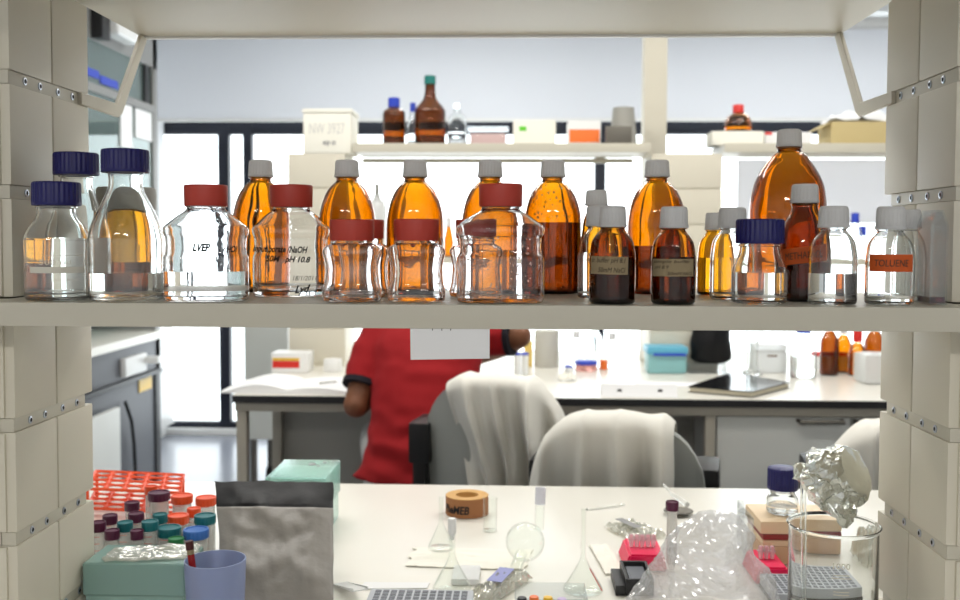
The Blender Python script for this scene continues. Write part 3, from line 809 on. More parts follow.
# --- small amber bottles
SP = lambda w, t, b: [(b, w), (t + 34, w), (t + 29, w * .99), (t + 22, w * .955), (t + 15, w * .895), (t + 9, w * .75), (t + 5, w * .60), (t + 2, w * .52)]
o, k, zz = bottle('T1', 'amber_bottle', 'small amber bottle with aged two-line label, first of the labelled pair', 612.5, SP(23, 227, 305), ('white', 13.6, 206.5, 227.5), glass=AMBER_DARK, front=305.5, level=258, liq=BROWN_LIQ)
label_on(o, k, zz, 612.5, 23, 590.5, 625, 256.5, 274, TANLABEL, [('tr. buffer pH 8.1', .86, .0), ('50mM NaCl', .66, .1)], PENCIL, tilt=-.02)
o, k, zz = bottle('T2', 'amber_bottle', 'small amber bottle with three-line aged label, nearer the blue capped bottle', 673.5, SP(22, 228, 305), ('white', 14, 207, 228.5), glass=AMBER_DARK, front=305.5, level=257, liq=BROWN_LIQ)
label_on(o, k, zz, 673.5, 22, 653, 692, 259, 276, TANLABEL, [('sample buffer', .84, -.02), ('pH 8.9', .34, -.24), ('50mM NaCl', .55, .18)], PENCIL)
bottle('U1', 'amber_bottle', 'small amber bottle with white cap, behind the clear one beside the blue capped bottle', 716, SP(18.5, 230, 294), ('white', 11.2, 213, 230.5), glass=AMBER, Yc=1.36, level=258, liq=WATER)
o, k, zz = bottle('W', 'amber_bottle', 'amber bottle with white cap and orange methanol label, between two clear bottles', 804, [(304, 25.5), (258, 25.5), (248, 25), (238, 23.5), (228, 21), (219, 17), (212, 13.5), (207, 12.4)], ('white', 13.6, 184.5, 203.5), glass=AMBER_DARK, Yc=1.235, level=262, liq=BROWN_LIQ)
label_on(o, k, zz, 804, 25.5, 782.5, 824, 247, 263, ORANGELABEL, [('METHANOL', .74, 0)], PENCIL, lh=.42, slant=.1, tilt=.12)
# --- small clear bottles
bottle('S1', 'small_bottle', 'amber bottle with white cap, hindmost of the three overlapping small ones', 596, SP(14.3, 206, 293), ('white', 11, 190.5, 206), glass=AMBER, Yc=1.37, level=256, liq=WATER)
bottle('S2', 'small_bottle', 'clear bottle with white cap half hidden behind the small amber buffer bottle', 599, SP(21.5, 226, 298), ('white', 13.4, 206, 226.5), glass=GLASS, Yc=1.265, level=253)
bottle('U2', 'small_bottle', 'empty clear bottle with white cap, beside the small blue capped bottle', 732, SP(21.5, 228, 301), ('white', 14, 208, 228.5), glass=GLASS, Yc=1.25, level=None)
bottle('X', 'small_bottle', 'clear bottle with white cap half full of clear liquid, beside the toluene bottle', 833, SP(23.3, 228, 305), ('white', 14.8, 206.5, 228), glass=GLASS, front=306, level=273.5)
o, k, zz = bottle('Y', 'small_bottle', 'clear bottle with white cap and orange toluene label, almost empty', 890, SP(23.3, 230, 305), ('white', 14.2, 207, 230), glass=GLASS, front=306, level=295.5)
label_on(o, k, zz, 890, 23.3, 872.5, 911, 254.5, 271.5, ORANGELABEL, [('TOLUENE', .72, 0)], PENCIL, lh=.40, slant=.1)
bottle('Y2', 'small_bottle', 'clear bottle with white cap just behind the toluene bottle', 909, SP(16.5, 229, 302), ('white', 11, 210, 229), glass=GLASS, Yc=1.236, level=None)
# pointed culture flask beside the right upright
fk = empty('culture_flask', (X(930.5, 1.19), 1.188, SHELF + .0005), 'clear pointed plastic flask with dark purple residue, last on the shelf beside the upright', 'flask')
kk = 1.188 / F
zt, zsd = at(930, 211, 1.188).z - SHELF, at(930, 226, 1.188).z - SHELF
hw = 8.5 * kk
def housep(w, base, shoulder, top, ty): return [(-w, base), (w, base), (w, shoulder), (ty, top), (-ty, top), (-w, shoulder)]
bm = B(); prism(bm, housep(hw, 0, zsd, zt, .004), 'y', -.022, .018)
prism(bm, [(u, v) for u, v in reversed(housep(hw - .0015, .0015, zsd - .0008, zt - .002, .003))], 'y', -.0205, .0165)
obj('flask_body', bm, CLEARBOX, fk, smooth=False)
bm = B(); box(bm, -hw + .0017, hw - .0017, -.0203, .0163, .0017, .0085)
obj('residue', bm, PURPLE_LIQ, fk, smooth=False)

droplets('I', 70, 236, 296, 43, .8, 5)
droplets('R5', 60, 186, 219, 27, 1.0, 8, rad=.0015)
ROW = 530
# ------------------------------------------------------------------ things on the island bench
BZ = BENCH
def bench(px, py): return on(px, py, BZ)
# aqua pipette tip box, close to the left upright
Yb = 1.375
x0, x1 = X(81, Yb) + .0005, X(184, Yb)
t = empty('tip_box', ((x0 + x1) / 2, Yb, BZ), 'aqua translucent pipette tip box with a plastic bag lying on its lid', 'box')
hw = (x1 - x0) / 2; ht = .0815
bm = B(); box(bm, -hw, hw, 0, .088, .0345, ht, .005, 3); box(bm, -hw + .002, hw - .002, .002, .086, .032, ht - .002, .004, 2)
obj('lid', bm, GREENBOX, t)
obj('base', box(B(), -hw + .003, hw - .003, .003, .085, 0, .0335, .003), GREENBOX, t)
bm = B()
for i in range(8):
    for j in range(5):
        lathe(bm, [(.003, .034), (.004, .052), (.004, .060), (0, .060)], 8, cx=-hw + .016 + i * .0155, cy=.014 + j * .0155)
obj('pipette_tips', bm, MIDBLUE, t)['kind'] = 'stuff'
# crumpled zip bag on the lid
def sheet(name, w, d, n, amp, freq, seed, m, loc, label, cat, rz=0, thick=.0012, domed=.0):
    bm = B()
    top = [[None] * (n + 1) for _ in range(n + 1)]
    bot = [[None] * (n + 1) for _ in range(n + 1)]
    for i in range(n + 1):
        for j in range(n + 1):
            u, v = i / n - .5, j / n - .5
            e = max(0, 1 - (max(abs(u), abs(v)) * 2) ** 4)
            z = abs(noise.noise(Vector((u * freq + seed, v * freq, seed)))) * amp * 1.8 * (.35 + .65 * e) + abs(noise.noise(Vector((u * freq * 2.6, v * freq * 2.6 + seed, 3)))) * amp * .8
            z += domed * e
            jx = noise.noise(Vector((u * 5, v * 5, seed + 9))) * .05 * w
            top[i][j] = bm.verts.new((u * w + jx, v * d + jx * .6, z + thick))
            bot[i][j] = bm.verts.new((u * w + jx, v * d + jx * .6, max(0.0002, z - .0002)))
    for i in range(n):
        for j in range(n):
            bm.faces.new((top[i][j], top[i + 1][j], top[i + 1][j + 1], top[i][j + 1]))
            bm.faces.new((bot[i][j], bot[i][j + 1], bot[i + 1][j + 1], bot[i + 1][j]))
    for i in range(n):
        for (a, b) in (((i, 0), (i + 1, 0)), ((i + 1, n), (i, n)), ((0, i + 1), (0, i)), ((n, i), (n, i + 1))):
            bm.faces.new((top[a[0]][a[1]], bot[a[0]][a[1]], bot[b[0]][b[1]], top[b[0]][b[1]]))
    o = obj(name, bm, m, None, loc=loc, angle=60, smooth=m is not ZIP)
    o.rotation_euler = (0, 0, rz)
    return tag(o, label, cat)
pz = on(147, 557, BZ + ht + .004)
sheet('zip_bag', .128, .060, 40, .005, 3, 3.0, ZIP, (pz.x, Yb + .040, BZ + ht + .0005), 'crumpled clear zip bag lying on the aqua tip box', 'bag', rz=.16, domed=.005)
# frosted blue cup with a red sample stick
Yc = 1.345
cu = empty('blue_cup', (X(215, Yc), Yc, BZ), 'frosted blue plastic cup beside the aqua tip box', 'cup')
rc = 31 * Yc / F; hc = at(215, 559, Yc).z - BZ
bm = B(); lathe(bm, [(0, 0), (rc * .88, 0), (rc * .9, .002), (rc, hc - .001), (rc * .995, hc), (rc - .002, hc), (rc * .9 - .002, .004), (0, .004)], 56, cap0=False, cap1=False)
obj('cup_wall', bm, BLUECUP, cu, angle=50)
sv = empty('sample_vial', (X(197, Yc - .01), Yc - .012, BZ + .0045), 'slim vial of red liquid with dark cap leaning in the blue cup', 'vial')
a = Vector((.004, 0, 0.006)); b = at(189, 541, Yc - .012) - sv.location; dirv = (b - a).normalized()
bm = B(); tube(bm, [a, a + dirv * .10], .0048, 14); obj('tube', bm, REDLIQ, sv)
bm = B(); tube(bm, [a + dirv * .1005, b - dirv * .012], .0047, 14); obj('paper_band', bm, TANLABEL, sv)
bm = B(); tube(bm, [b - dirv * .0115, b], .0055, 14); obj('cap', bm, mat('dark_red_cap', (70, 18, 22), .5), sv)
# centrifuge tubes
def ctube(px, py, w_px, capm, label, big, Yt):
    htop = .118 if big else .116
    p = on(px, py + 2, BZ + htop)
    if Yt: p = at(px, py + 2, Yt); htop = p.z - BZ
    r = w_px / 2 * p.y / F
    r = max(r, .0098) if not big else r
    o = empty('centrifuge_tube', (p.x, p.y, BZ + .0003), label, 'tube', 'screw capped tubes behind the tip box')
    hcp = .014 if not big else .0135
    bm = B(); rt = r * .86
    z1 = htop - hcp + .003
    lathe(bm, [(0, 0), (rt * .9, 0), (rt * .92, .001), (rt, .004), (rt, z1), (rt - .0012, z1), (rt - .0012, .018), (.002, .006), (0, .006)], 28, cap0=False, cap1=False)
    tb = obj('tube_body', bm, TUBEPP, o, angle=45)
    bm = B()
    for i in range(7):
        bmx = curved_label(rt + .0001, rt * 1.2, .0007, .02 + i * .0105, 0.0)
        me = bpy.data.meshes.new('m'); bmx.to_mesh(me); bmx.free(); bm.from_mesh(me); bpy.data.meshes.remove(me)
    obj('graduations', bm, mat_cache('pink_print', (206, 110, 100)), tb, smooth=False)
    bm = B()
    seg = 72
    lathe(bm, [(r * .97, 0), (r, .001), (r, hcp * .88)], seg, cap1=False, fn=lambda i, a: 1.0 - (.03 if (i // 2) % 2 else 0))
    lathe(bm, [(r, hcp * .88), (r * .96, hcp), (r * .82, hcp), (r * .80, hcp * .9), (0, hcp * .9)], seg, cap0=False, cap1=False)
    bmesh.ops.remove_doubles(bm, verts=bm.verts[:], dist=1e-6)
    obj('cap', bm, capm, o, loc=(0, 0, htop - hcp), angle=50)
def mat_cache(n, rgb):
    return MATS[n] if n in MATS else mat(n, rgb, .6)
TUBE_Y = {(98, 520): 1.50, (112, 528): 1.487, (125, 520): 1.512, (137, 528): 1.487, (150, 519): 1.506, (169, 525): 1.53, (176, 536): 1.485, (196, 527): 1.512, (178, 513): 1.587, (160, 512): 1.562, (182, 493): 1.685, (206, 495): 1.68, (132, 500): 1.645, (205, 513): 1.557, (110, 513): 1.56, (136, 511): 1.572, (194, 506): 1.622}
for px, py, w, m, lab, big in [
    (159, 490, 22, PURPLE, 'wide tube with plum cap, tallest looking and nearest the orange rack', True),
    (182, 493, 22, ORANGE, 'wide tube with orange cap beside the wide plum capped one', True),
    (206, 495, 21, ORANGE, 'wide orange capped tube partly behind the grey bag', True),
    (178, 513, 22, ORANGE, 'wide orange capped tube, lower one behind the wide teal cap', True),
    (205, 513, 22, TEAL, 'wide teal capped tube partly behind the grey bag', True),
    (169, 525, 25, TEAL, 'wide teal capped tube next to the blue capped one', True),
    (196, 527, 26, MIDBLUE, 'wide tube with mid blue cap behind the blue cup', True),
    (151, 484, 13, ORANGE, 'slim orange capped tube standing against the orange rack', False),
    (194, 506, 14, ORANGE, 'slim orange capped tube between two wide orange ones', False),
    (132, 500, 15, PURPLE, 'slim plum capped tube standing clear in front of the orange rack', False),
    (110, 513, 15, PURPLE, 'slim plum capped tube, second from the upright', False),
    (136, 511, 16, PURPLE, 'slim plum capped tube behind the slim teal capped pair', False),
    (98, 520, 16, PURPLE, 'slim plum capped tube closest to the upright', False),
    (112, 528, 15, PURPLE, 'low slim plum capped tube below the second from the upright', False),
    (137, 528, 12, PURPLE, 'slim plum capped tube squeezed between two teal capped ones', False),
    (125, 520, 16, TEAL, 'slim teal capped tube, the one nearer the upright', False),
    (150, 519, 17, TEAL, 'slim teal capped tube with a darker teal one at its shoulder', False),
    (160, 512, 15, TEAL, 'slim teal capped tube behind the other slim teal ones', False),
    (176, 536, 16, GREEN, 'slim green capped tube just behind the zip bag', False)]:
    ctube(px, py, w, m, lab, big, TUBE_Y.get((px, py)))
# orange empty tube rack
ra = on(96, 470, BZ + .062); rb_ = on(184, 474, BZ + .062); rc_ = on(80, 499, BZ + .062)
rk = empty('tube_rack', (ra.x, ra.y, BZ), 'empty orange lattice tube rack behind the capped tubes', 'rack')
U = (rb_ - ra); V = (rc_ - ra); U.z = V.z = 0
V = V.normalized() * .15
def rp(u, v, z): return Vector((U.x * u + V.x * v, U.y * u + V.y * v, z))
nu, nv = 5, 4
def lattice(bm, z, rad):
    # oval openings: a ring per cell, and a rim
    for i in range(nu):
        for j in range(nv):
            cu_, cv_ = (i + .5) / nu, (j + .5) / nv
            pts = [rp(cu_ + .46 / nu * math.cos(a), cv_ + .46 / nv * math.sin(a), z) for a in [2 * math.pi * q / 16 for q in range(17)]]
            tube(bm, pts, rad, 6)
    tube(bm, [rp(0, 0, z), rp(1, 0, z), rp(1, 1, z), rp(0, 1, z), rp(0, 0, z)], rad * 1.5, 6)
    for i in range(1, nu): tube(bm, [rp(i / nu, 0, z), rp(i / nu, 1, z)], rad, 6)
    for j in range(1, nv): tube(bm, [rp(0, j / nv, z), rp(1, j / nv, z)], rad, 6)
bm = B(); lattice(bm, .060, .0021); obj('top_grid', bm, ORANGE, rk)
bm = B(); lattice(bm, .022, .002); obj('lower_grid', bm, ORANGE, rk)
for u, v in ((.01, .01), (.99, .01), (.99, .99), (.01, .99)):
    bm = B(); tube(bm, [rp(u, v, 0), rp(u, v, .060)], .0032, 8); obj('leg', bm, ORANGE, rk)
# mint box behind the grey bag
Ym = 1.77
x0, x1 = X(265, Ym), X(326, Ym)
hm = Z(480, Ym) - BZ
mb = empty('mint_box', ((x0 + x1) / 2, Ym, BZ), 'pale mint translucent box standing behind the grey plastic bag', 'box')
hw = (x1 - x0) / 2
bm = B(); box(bm, -hw, hw, 0, .150, .05, hm, .005, 3); box(bm, -hw + .002, hw - .002, .002, .148, .048, hm - .002, .004, 2); obj('lid', bm, MINTBOX, mb)
obj('base', box(B(), -hw + .003, hw - .003, .003, .147, 0, .0495, .004), MINTBOX, mb)
bm = B()
for (u, v, w, h) in ((.012, .10, .022, .016), (.035, .12, .014, .010), (.05, .13, .03, .006), (.03, .09, .01, .008)):
    box(bm, u - .01, u - .01 + w * .6, v, v + h, hm, hm + .0005)
obj('label_smudge', bm, GREYINK, mb, smooth=False)
# grey plastic bag leaning on the mint box
b0, b1 = Vector((X(222, 1.42), 1.43, BZ)), Vector((X(332, 1.42), 1.43, BZ))
t0, t1 = at(215, 481, 1.63), at(333, 482, 1.63)
gbg = empty('plastic_bag', ((b0.x + b1.x) / 2, 1.43, BZ), 'grey plastic bag with black top band leaning upright beside the blue cup', 'bag')
nx, nz = 36, 40
def bagpt(u, v, off):
    lo = b0.lerp(b1, u); hi = t0.lerp(t1, u)
    p = lo.lerp(hi, v)
    e = min(1, min(u, 1 - u) * 6) * min(1, v * 4 + .1) * min(1, (1 - v) * 5)
    wr = noise.noise(Vector((u * 4.2, v * 5, 1.3))) * .008 + noise.noise(Vector((u * 11, v * 9, 4.0))) * .0035
    up = Vector((0, -1, .35)).normalized()
    q = p + up * (off * (.0015 + .012 * e) + wr * e)
    q.z += noise.noise(Vector((u * 6, 0, 7))) * .004 * v ** 6
    q.x += noise.noise(Vector((v * 6, u * 2, 9))) * .003
    q.z = max(q.z, BZ + .0005)
    return q - gbg.location
def bagpart(v0, v1, name, m):
    bm = B()
    A = [[bm.verts.new(bagpt(i / nx, v0 + (v1 - v0) * j / nz, 1)) for j in range(nz + 1)] for i in range(nx + 1)]
    C = [[bm.verts.new(bagpt(i / nx, v0 + (v1 - v0) * j / nz, -1)) for j in range(nz + 1)] for i in range(nx + 1)]
    for i in range(nx):
        for j in range(nz):
            bm.faces.new((A[i][j], A[i + 1][j], A[i + 1][j + 1], A[i][j + 1])); bm.faces.new((C[i][j], C[i][j + 1], C[i + 1][j + 1], C[i + 1][j]))
    for i in range(nx):
        bm.faces.new((A[i][0], C[i][0], C[i + 1][0], A[i + 1][0])); bm.faces.new((A[i][nz], A[i + 1][nz], C[i + 1][nz], C[i][nz]))
    for j in range(nz):
        bm.faces.new((A[0][j], A[0][j + 1], C[0][j + 1], C[0][j])); bm.faces.new((A[nx][j], C[nx][j], C[nx][j + 1], A[nx][j + 1]))
    return obj(name, bm, m, gbg, angle=70)
bagpart(0, .775, 'bag_body', BAGGREY); bp_ = bagpart(.776, 1.0, 'top_band', BAGBLACK)
# roll of autoclave tape
Yt = 1.955
tr = empty('tape_roll', (X(467, Yt), Yt, BZ + .0003), 'roll of brown masking tape with black handwriting on the white bench', 'tape')
rt = 21.7 * Yt / F; ht_ = .037
bm = B(); lathe(bm, [(rt * .52, 0), (rt, 0), (rt, .0008), (rt, ht_ - .001), (rt * .985, ht_), (rt * .54, ht_), (rt * .52, ht_ - .001), (rt * .52, 0)], 64, cap0=False, cap1=False)
bmesh.ops.remove_doubles(bm, verts=bm.verts[:], dist=1e-6)
for f in bm.faces:
    f.material_index = 1 if f.normal.z < .5 and f.calc_center_median().xy.length > rt * .9 else 0
obj('tape', bm, [TAPE, TAPESIDE], tr, angle=40)
bm = text_bm('PheMEB', .015, .15, width=.060, bold=.03); obj('handwriting', wrap(bm, rt + .0006, ht_ * .42, -.55), INK, tr, smooth=False)

# --- glassware
def glassware(name, label, cat, px, py, prof, Zb=BZ, m=None, t=.0014, seg=36, rot=None, group=None):
    """prof: (picture row, half width) from foot to mouth; stands with its foot centre at px, py"""
    p = on(px, py, Zb); k = p.y / F
    o = empty(name, p + Vector((0, 0, .0004)), label, cat, group)
    if rot: o.rotation_euler = rot
    zz = lambda y: at(px, y, p.y).z - Zb
    pts = [(w * k, max(0, zz(y)), 2.0) for y, w in prof]
    pts[0] = (pts[0][0], 0.0, 2.0)
    pr = spline([(pts[0][0], .0006, 2.0)] + pts[1:], 3); pr = [(pr[0][0] * .95, 0, 2.0)] + pr
    bm = B(); shell(bm, pr, t, .0018, seg)
    obj('glass_wall', bm, m or THIN, o, angle=60)
    return o, k, zz, p
# white wipes the glassware stands on
wz = on(470, 556, BZ)
sheet('tissue_stack', .20, .10, 24, .003, 4, 1.0, TISSUE, (wz.x, wz.y - .015, BZ + .0004), 'cream tissues under the flasks in front of the tape roll', 'tissue', rz=-.05, thick=.0012)
wz2 = on(610, 560, BZ)
sheet('tissue', .032, .15, 12, .004, 3, 2.0, TISSUE, (wz2.x - .006, wz2.y, BZ + .0004), 'cream tissue beside the pink rack', 'tissue', rz=.1, thick=.002)
glassware('erlenmeyer_flask', 'small conical flask with long neck in front of the tape roll', 'flask', 441, 549, [(549, 13), (545, 13), (538, 9.5), (530, 6), (524, 3.2), (519, 2.4), (505, 2.4), (497, 2.6)], Zb=BZ + .012)
o, k, zz, p = glassware('volumetric_flask', 'stoppered conical flask with frosted neck near the grey well plate', 'flask', 452, 593, [(593, 19), (588, 20), (580, 16), (570, 10.5), (562, 6), (556, 4), (548, 3.6), (533, 3.8), (531, 4.2)])
bm = B(); lathe(bm, [(.003, zz(540)), (3.1 * k, zz(534)), (4.2 * k, zz(533.5)), (4.3 * k, zz(520)), (3.6 * k, zz(518.5)), (0, zz(518.2))], 20, cap0=True)
obj('stopper', bm, WHITEP, o)
glassware('glass_cylinder', 'short glass cylinder standing at the edge of the tape roll', 'glassware', 490, 531, [(531, 7.5), (528, 7), (512, 7), (501, 7.2), (498, 7.8)])
# round flask with two necks
pr_ = on(525, 561, BZ + .006); kf = pr_.y / F
rf = empty('round_flask', (pr_.x, pr_.y, BZ + .006), 'round bottomed glass flask with frosted side neck lying on the tissues', 'flask')
rr = 19.8 * kf
bm = B()
prof = [(0.0, 0)] + [(rr * math.sin(a), rr - rr * math.cos(a)) for a in [R(x) for x in range(10, 171, 8)]]
prof = prof[:-1] + [(rr * .24, rr * 1.98)]
inn = [((r - .0014) if r > .002 else r, rr + (z - rr) * (1 - .0014 / rr)) for r, z in reversed(prof)]
lathe(bm, prof + inn, 40, cap0=False, cap1=False)
obj('bulb', bm, THIN, rf, angle=60)
def neck(a, b, r, nm, m):
    bm = B(); d = (b - a).normalized(); n = 24
    M = Matrix.Translation(a) @ d.to_track_quat('Z', 'Y').to_matrix().to_4x4()
    L = (b - a).length
    lathe(bm, [(r, 0), (r, L), (r - .0014, L), (r - .0014, 0), (r, 0)], n, cap0=False, cap1=False)
    bmesh.ops.remove_doubles(bm, verts=bm.verts[:], dist=1e-6)
    for v in bm.verts: v.co = M @ v.co
    return obj(nm, bm, m, rf, angle=50)
nb = Vector((14 * kf, .004, rr * 1.55)); nt = nb + Vector((.0015, .004, 26 * kf))
neck(nb, nt, 5 * kf, 'neck', THIN); neck(nt + Vector((0, 0, .0004)), nt + Vector((.001, .003, 17 * kf)), 5.4 * kf, 'frosted_joint', film('frosted_glass', (246, 246, 250), .45, .4, gloss=.02, edge=.1))
neck(Vector((-4 * kf, -rr * .8, rr * .62)), Vector((-9 * kf, -rr * 1.7, rr * .22)), 6 * kf, 'side_neck', THIN)
o, k, zz, p = glassware('measuring_flask', 'conical flask with slender straight neck beside the clear vial box', 'flask', 583, 592, [(592, 19), (588, 20), (578, 14), (568, 8), (560, 4), (555, 2.8), (540, 2.5), (512, 2.5), (510, 2.8)])
bm = B(); tube(bm, [(6 * k, -.012, zz(566)), (14 * k, -.014, zz(580)), (18.5 * k, -.012, zz(588))], .0009, 6); obj('red_stripe', bm, MATS['pink_print'], o)
a, b = bench(587, 511), bench(624, 506)
bm = B(); tube(bm, [(0, 0, .003), (b.x - a.x, b.y - a.y, .003)], .0028, 12)
tag(obj('glass_rod', bm, GLASS, loc=(a.x, a.y, BZ + .0003)), 'thin glass rod lying on the white bench behind the slender flask', 'rod')
# clear box of coloured vials
vx0, vx1 = X(515, 1.425), X(588, 1.425)
vb = empty('vial_box', ((vx0 + vx1) / 2, 1.425, BZ), 'open clear box holding coloured vials at the bench front', 'box')
hw = (vx1 - vx0) / 2
bm = B(); hb_ = at(550, 579, 1.50).z - BZ
for q in ((-hw, hw, -.06, -.0585), (-hw, hw, .0585, .06), (-hw, -hw + .0015, -.0585, .0585), (hw - .0015, hw, -.0585, .0585)): box(bm, q[0], q[1], q[2], q[3], 0, hb_)
box(bm, -hw + .0015, hw - .0015, -.0585, .0585, 0, .0015)
obj('box_walls', bm, CLEARBOX, vb, smooth=False)
for px, py, m, lab in ((522, 599, BLACKP, 'black'), (534, 598, ORANGEP, 'orange'), (548, 598.5, YELLOWP, 'yellow'), (562, 600, LAVENDER, 'lavender')):
    q = on(px, py, BZ + .030)
    q = Vector((q.x, min(q.y, 1.468), 0))
    v = empty('vial', (q.x, q.y, BZ + .0018), 'small %s capped vial in the clear box' % lab, 'vial', 'vials in the clear box')
    bm = B(); lathe(bm, [(0, 0), (.0055, 0), (.0055, .022), (0, .022)], 18, cap0=False, cap1=False); obj('vial_body', bm, TUBEPP, v)
    bm = B(); lathe(bm, [(.0066, .0221), (.0068, .029), (.006, .0305), (0, .0305)], 20, cap1=False); obj('cap', bm, m, v)
# grey well plate
wy = 1.462
wx0, wx1 = X(371, wy), X(474, wy)
wp_ = empty('well_plate', ((wx0 + wx1) / 2, wy - .06, BZ), 'grey plate with rows of small wells at the bench front', 'plate')
hw = (wx1 - wx0) / 2; hz = at(420, 589, wy).z - BZ
obj('plate_body', box(B(), -hw, hw, -.05, .06, 0, hz, .003), PLATEGREY, wp_)
bm = B()
for i in range(12):
    for j in range(8):
        box(bm, -hw + .007 + i * (2 * hw - .014) / 12 + .0015, -hw + .007 + (i + 1) * (2 * hw - .014) / 12 - .0015, -.046 + j * .0128, -.046 + j * .0128 + .0092, hz, hz + .0006)
obj('wells', bm, WELL, wp_, smooth=False)['kind'] = 'stuff'
# papers and small plastics around it
pq = bench(395, 588)
bm = B(); prism(bm, [(-.055, -.02), (.05, -.012), (.052, .012), (-.05, .010)], 'z', 0, .0012)
tag(obj('paper_slip', bm, PAPER, loc=(pq.x, 1.535, BZ + .0003)), 'white paper slip lying behind the grey well plate', 'paper')
pq = bench(350, 592)
bm = B(); M_ = Matrix.Translation((0, 0, .006)) @ Matrix.Rotation(.5, 4, 'Z') @ Matrix.Rotation(-.25, 4, 'X')
box(bm, -.011, .011, -.05, .05, 0, .0015, M=M_); box(bm, -.0125, -.011, -.05, .05, 0, .005, M=M_); box(bm, .011, .0125, -.05, .05, 0, .005, M=M_)
for v in bm.verts: v.co.z = max(v.co.z, .0003)
tag(obj('weigh_boat', bm, TUBWHITE, loc=(pq.x, 1.50, BZ), smooth=False), 'long clear plastic tray leaning beside the grey bag', 'tray')
pq = bench(464, 577)
bm = B(); box(bm, -.022, .022, -.04, .03, 0, .010, .003)
tag(obj('cuvette_box', bm, TUBWHITE, loc=(pq.x + .004, pq.y, BZ + .0003)), 'frosted white plastic box between stoppered flask and printed packet', 'box')
pq = bench(492, 582)
fp = sheet('printed_packet', .045, .13, 26, .009, 6, 6.0, ZIP, (pq.x + .015, 1.525, BZ + .0004), 'crumpled clear packet with blue print beside the vial box', 'packet', rz=-.5, domed=.012)
bm = B(); box(bm, -.012, .012, -.035, .03, .0235, .0241, M=Matrix.Rotation(.2, 4, 'Z'))
obj('printed_panel', bm, BLUEPRINT, fp, smooth=False)
pq = bench(634, 536)
lp = sheet('labelled_film', .07, .10, 18, .012, 4, 8.0, ZIP, (pq.x + .004, pq.y + .02, BZ + .0004), 'crumpled film packet with grey print lying behind the pink rack', 'packet', rz=.5, domed=.006)
bm = B(); box(bm, -.024, -.008, -.034, .03, .0205, .0211)
obj('printed_panel', bm, GREYINK, lp, smooth=False)
# tube with plum cap lying against the film, and a metal dish
tp = on(671, 502, BZ + .112)
tt = empty('centrifuge_tube', (tp.x + .002, tp.y - .0, BZ + .0003), 'lone slim plum capped tube standing beside the crumpled film', 'tube')
bm = B(); lathe(bm, [(0, 0), (.004, 0), (.0085, .015), (.0085, .10), (.0073, .10), (.0073, .016), (.003, .003), (0, .003)], 24, cap0=False, cap1=False); obj('tube_body', bm, TUBEPP, tt, angle=45)
bm = B(); lathe(bm, [(.0105, .0985), (.0107, .100), (.0107, .111), (.0098, .113), (.0085, .113), (.008, .1115), (0, .1115)], 32, cap1=False); obj('cap', bm, PURPLE, tt)
md = bench(680, 517)
bm = B(); lathe(bm, [(0, 0), (.012, 0), (.028, .006), (.029, .0065), (.028, .008), (.011, .002), (0, .002)], 40, cap0=False, cap1=False)
tag(obj('metal_dish', bm, STEELH, loc=(md.x, md.y + .02, BZ + .0003)), 'shallow metal dish behind the lone plum capped tube', 'dish')
a = bench(664, 487) - md
bm = B(); tube(bm, [(0, 0, .004), (-.02, .05, .012), (-.034, .10, .022)], [.006, .0045, .0012], 10)
tag(obj('pipette_tip', bm, TUBEPP, loc=(md.x + .024, md.y + .06, BZ + .004)), 'clear pipette tip propped behind the metal dish', 'tip')
# pink rack with clear tube strip, black block
Yp = 1.665
for pa, pb, n, lab in ((621, 664, 5, 'hot pink rack with a clear tube strip, beside the black heating block'), (741, 776, 3, 'hot pink rack with clear tubes, peeping out between film heap and beaker')):
    x0, x1 = X(pa, Yp), X(pb, Yp)
    pk = empty('pink_rack', ((x0 + x1) / 2, Yp - (.054 if n == 3 else 0), BZ), lab, 'rack', 'pink racks')
    hw = (x1 - x0) / 2
    bm = B(); prism(bm, [(-hw, 0), (hw, 0), (hw - .006, .027), (-hw + .010, .027)], 'y', -.045, .05)
    bmesh.ops.bevel(bm, geom=bm.edges[:], offset=.003, segments=2, affect='EDGES')
    obj('rack_body', bm, PINK, pk)
    bx = -(n - 1) * .0046
    bm = B()
    for i in range(n): lathe(bm, [(0, .0275), (.003, .0275), (.0042, .037), (.0042, .046), (.0030, .048), (0, .048)], 12, cx=bx + i * .0092, cap0=False, cap1=False)
    box(bm, bx - .005, bx + (n - 1) * .0092 + .005, -.0045, .0045, .039, .041)
    obj('tube_strip', bm, PALEPINK, pk)
Yk = 1.535
bk = empty('black_block', (X(637, Yk), Yk, BZ), 'black heating block with grey insert in front of the pink rack', 'block')
k = Yk / F
zt_ = .026
bm = B()
for q in ((-13 * k, 15 * k, -.03, -.025), (-13 * k, 15 * k, .055, .06), (-13 * k, -10 * k, -.0249, .0549), (12 * k, 15 * k, -.0249, .0549)): box(bm, q[0], q[1], q[2], q[3], 0, zt_, .001)
box(bm, -9.8 * k, 11.8 * k, -.0249, .0549, 0, zt_ * .6)
obj('block_body', bm, BLACKP, bk)
obj('insert', box(B(), -8 * k, 10.5 * k, -.02, .05, zt_ * .61, zt_ * .78, .002), WELL, bk)
obj('side_block', box(B(), -23 * k, -13.3 * k, -.03, .05, 0, zt_ * .62, .002), BLACKP, bk)
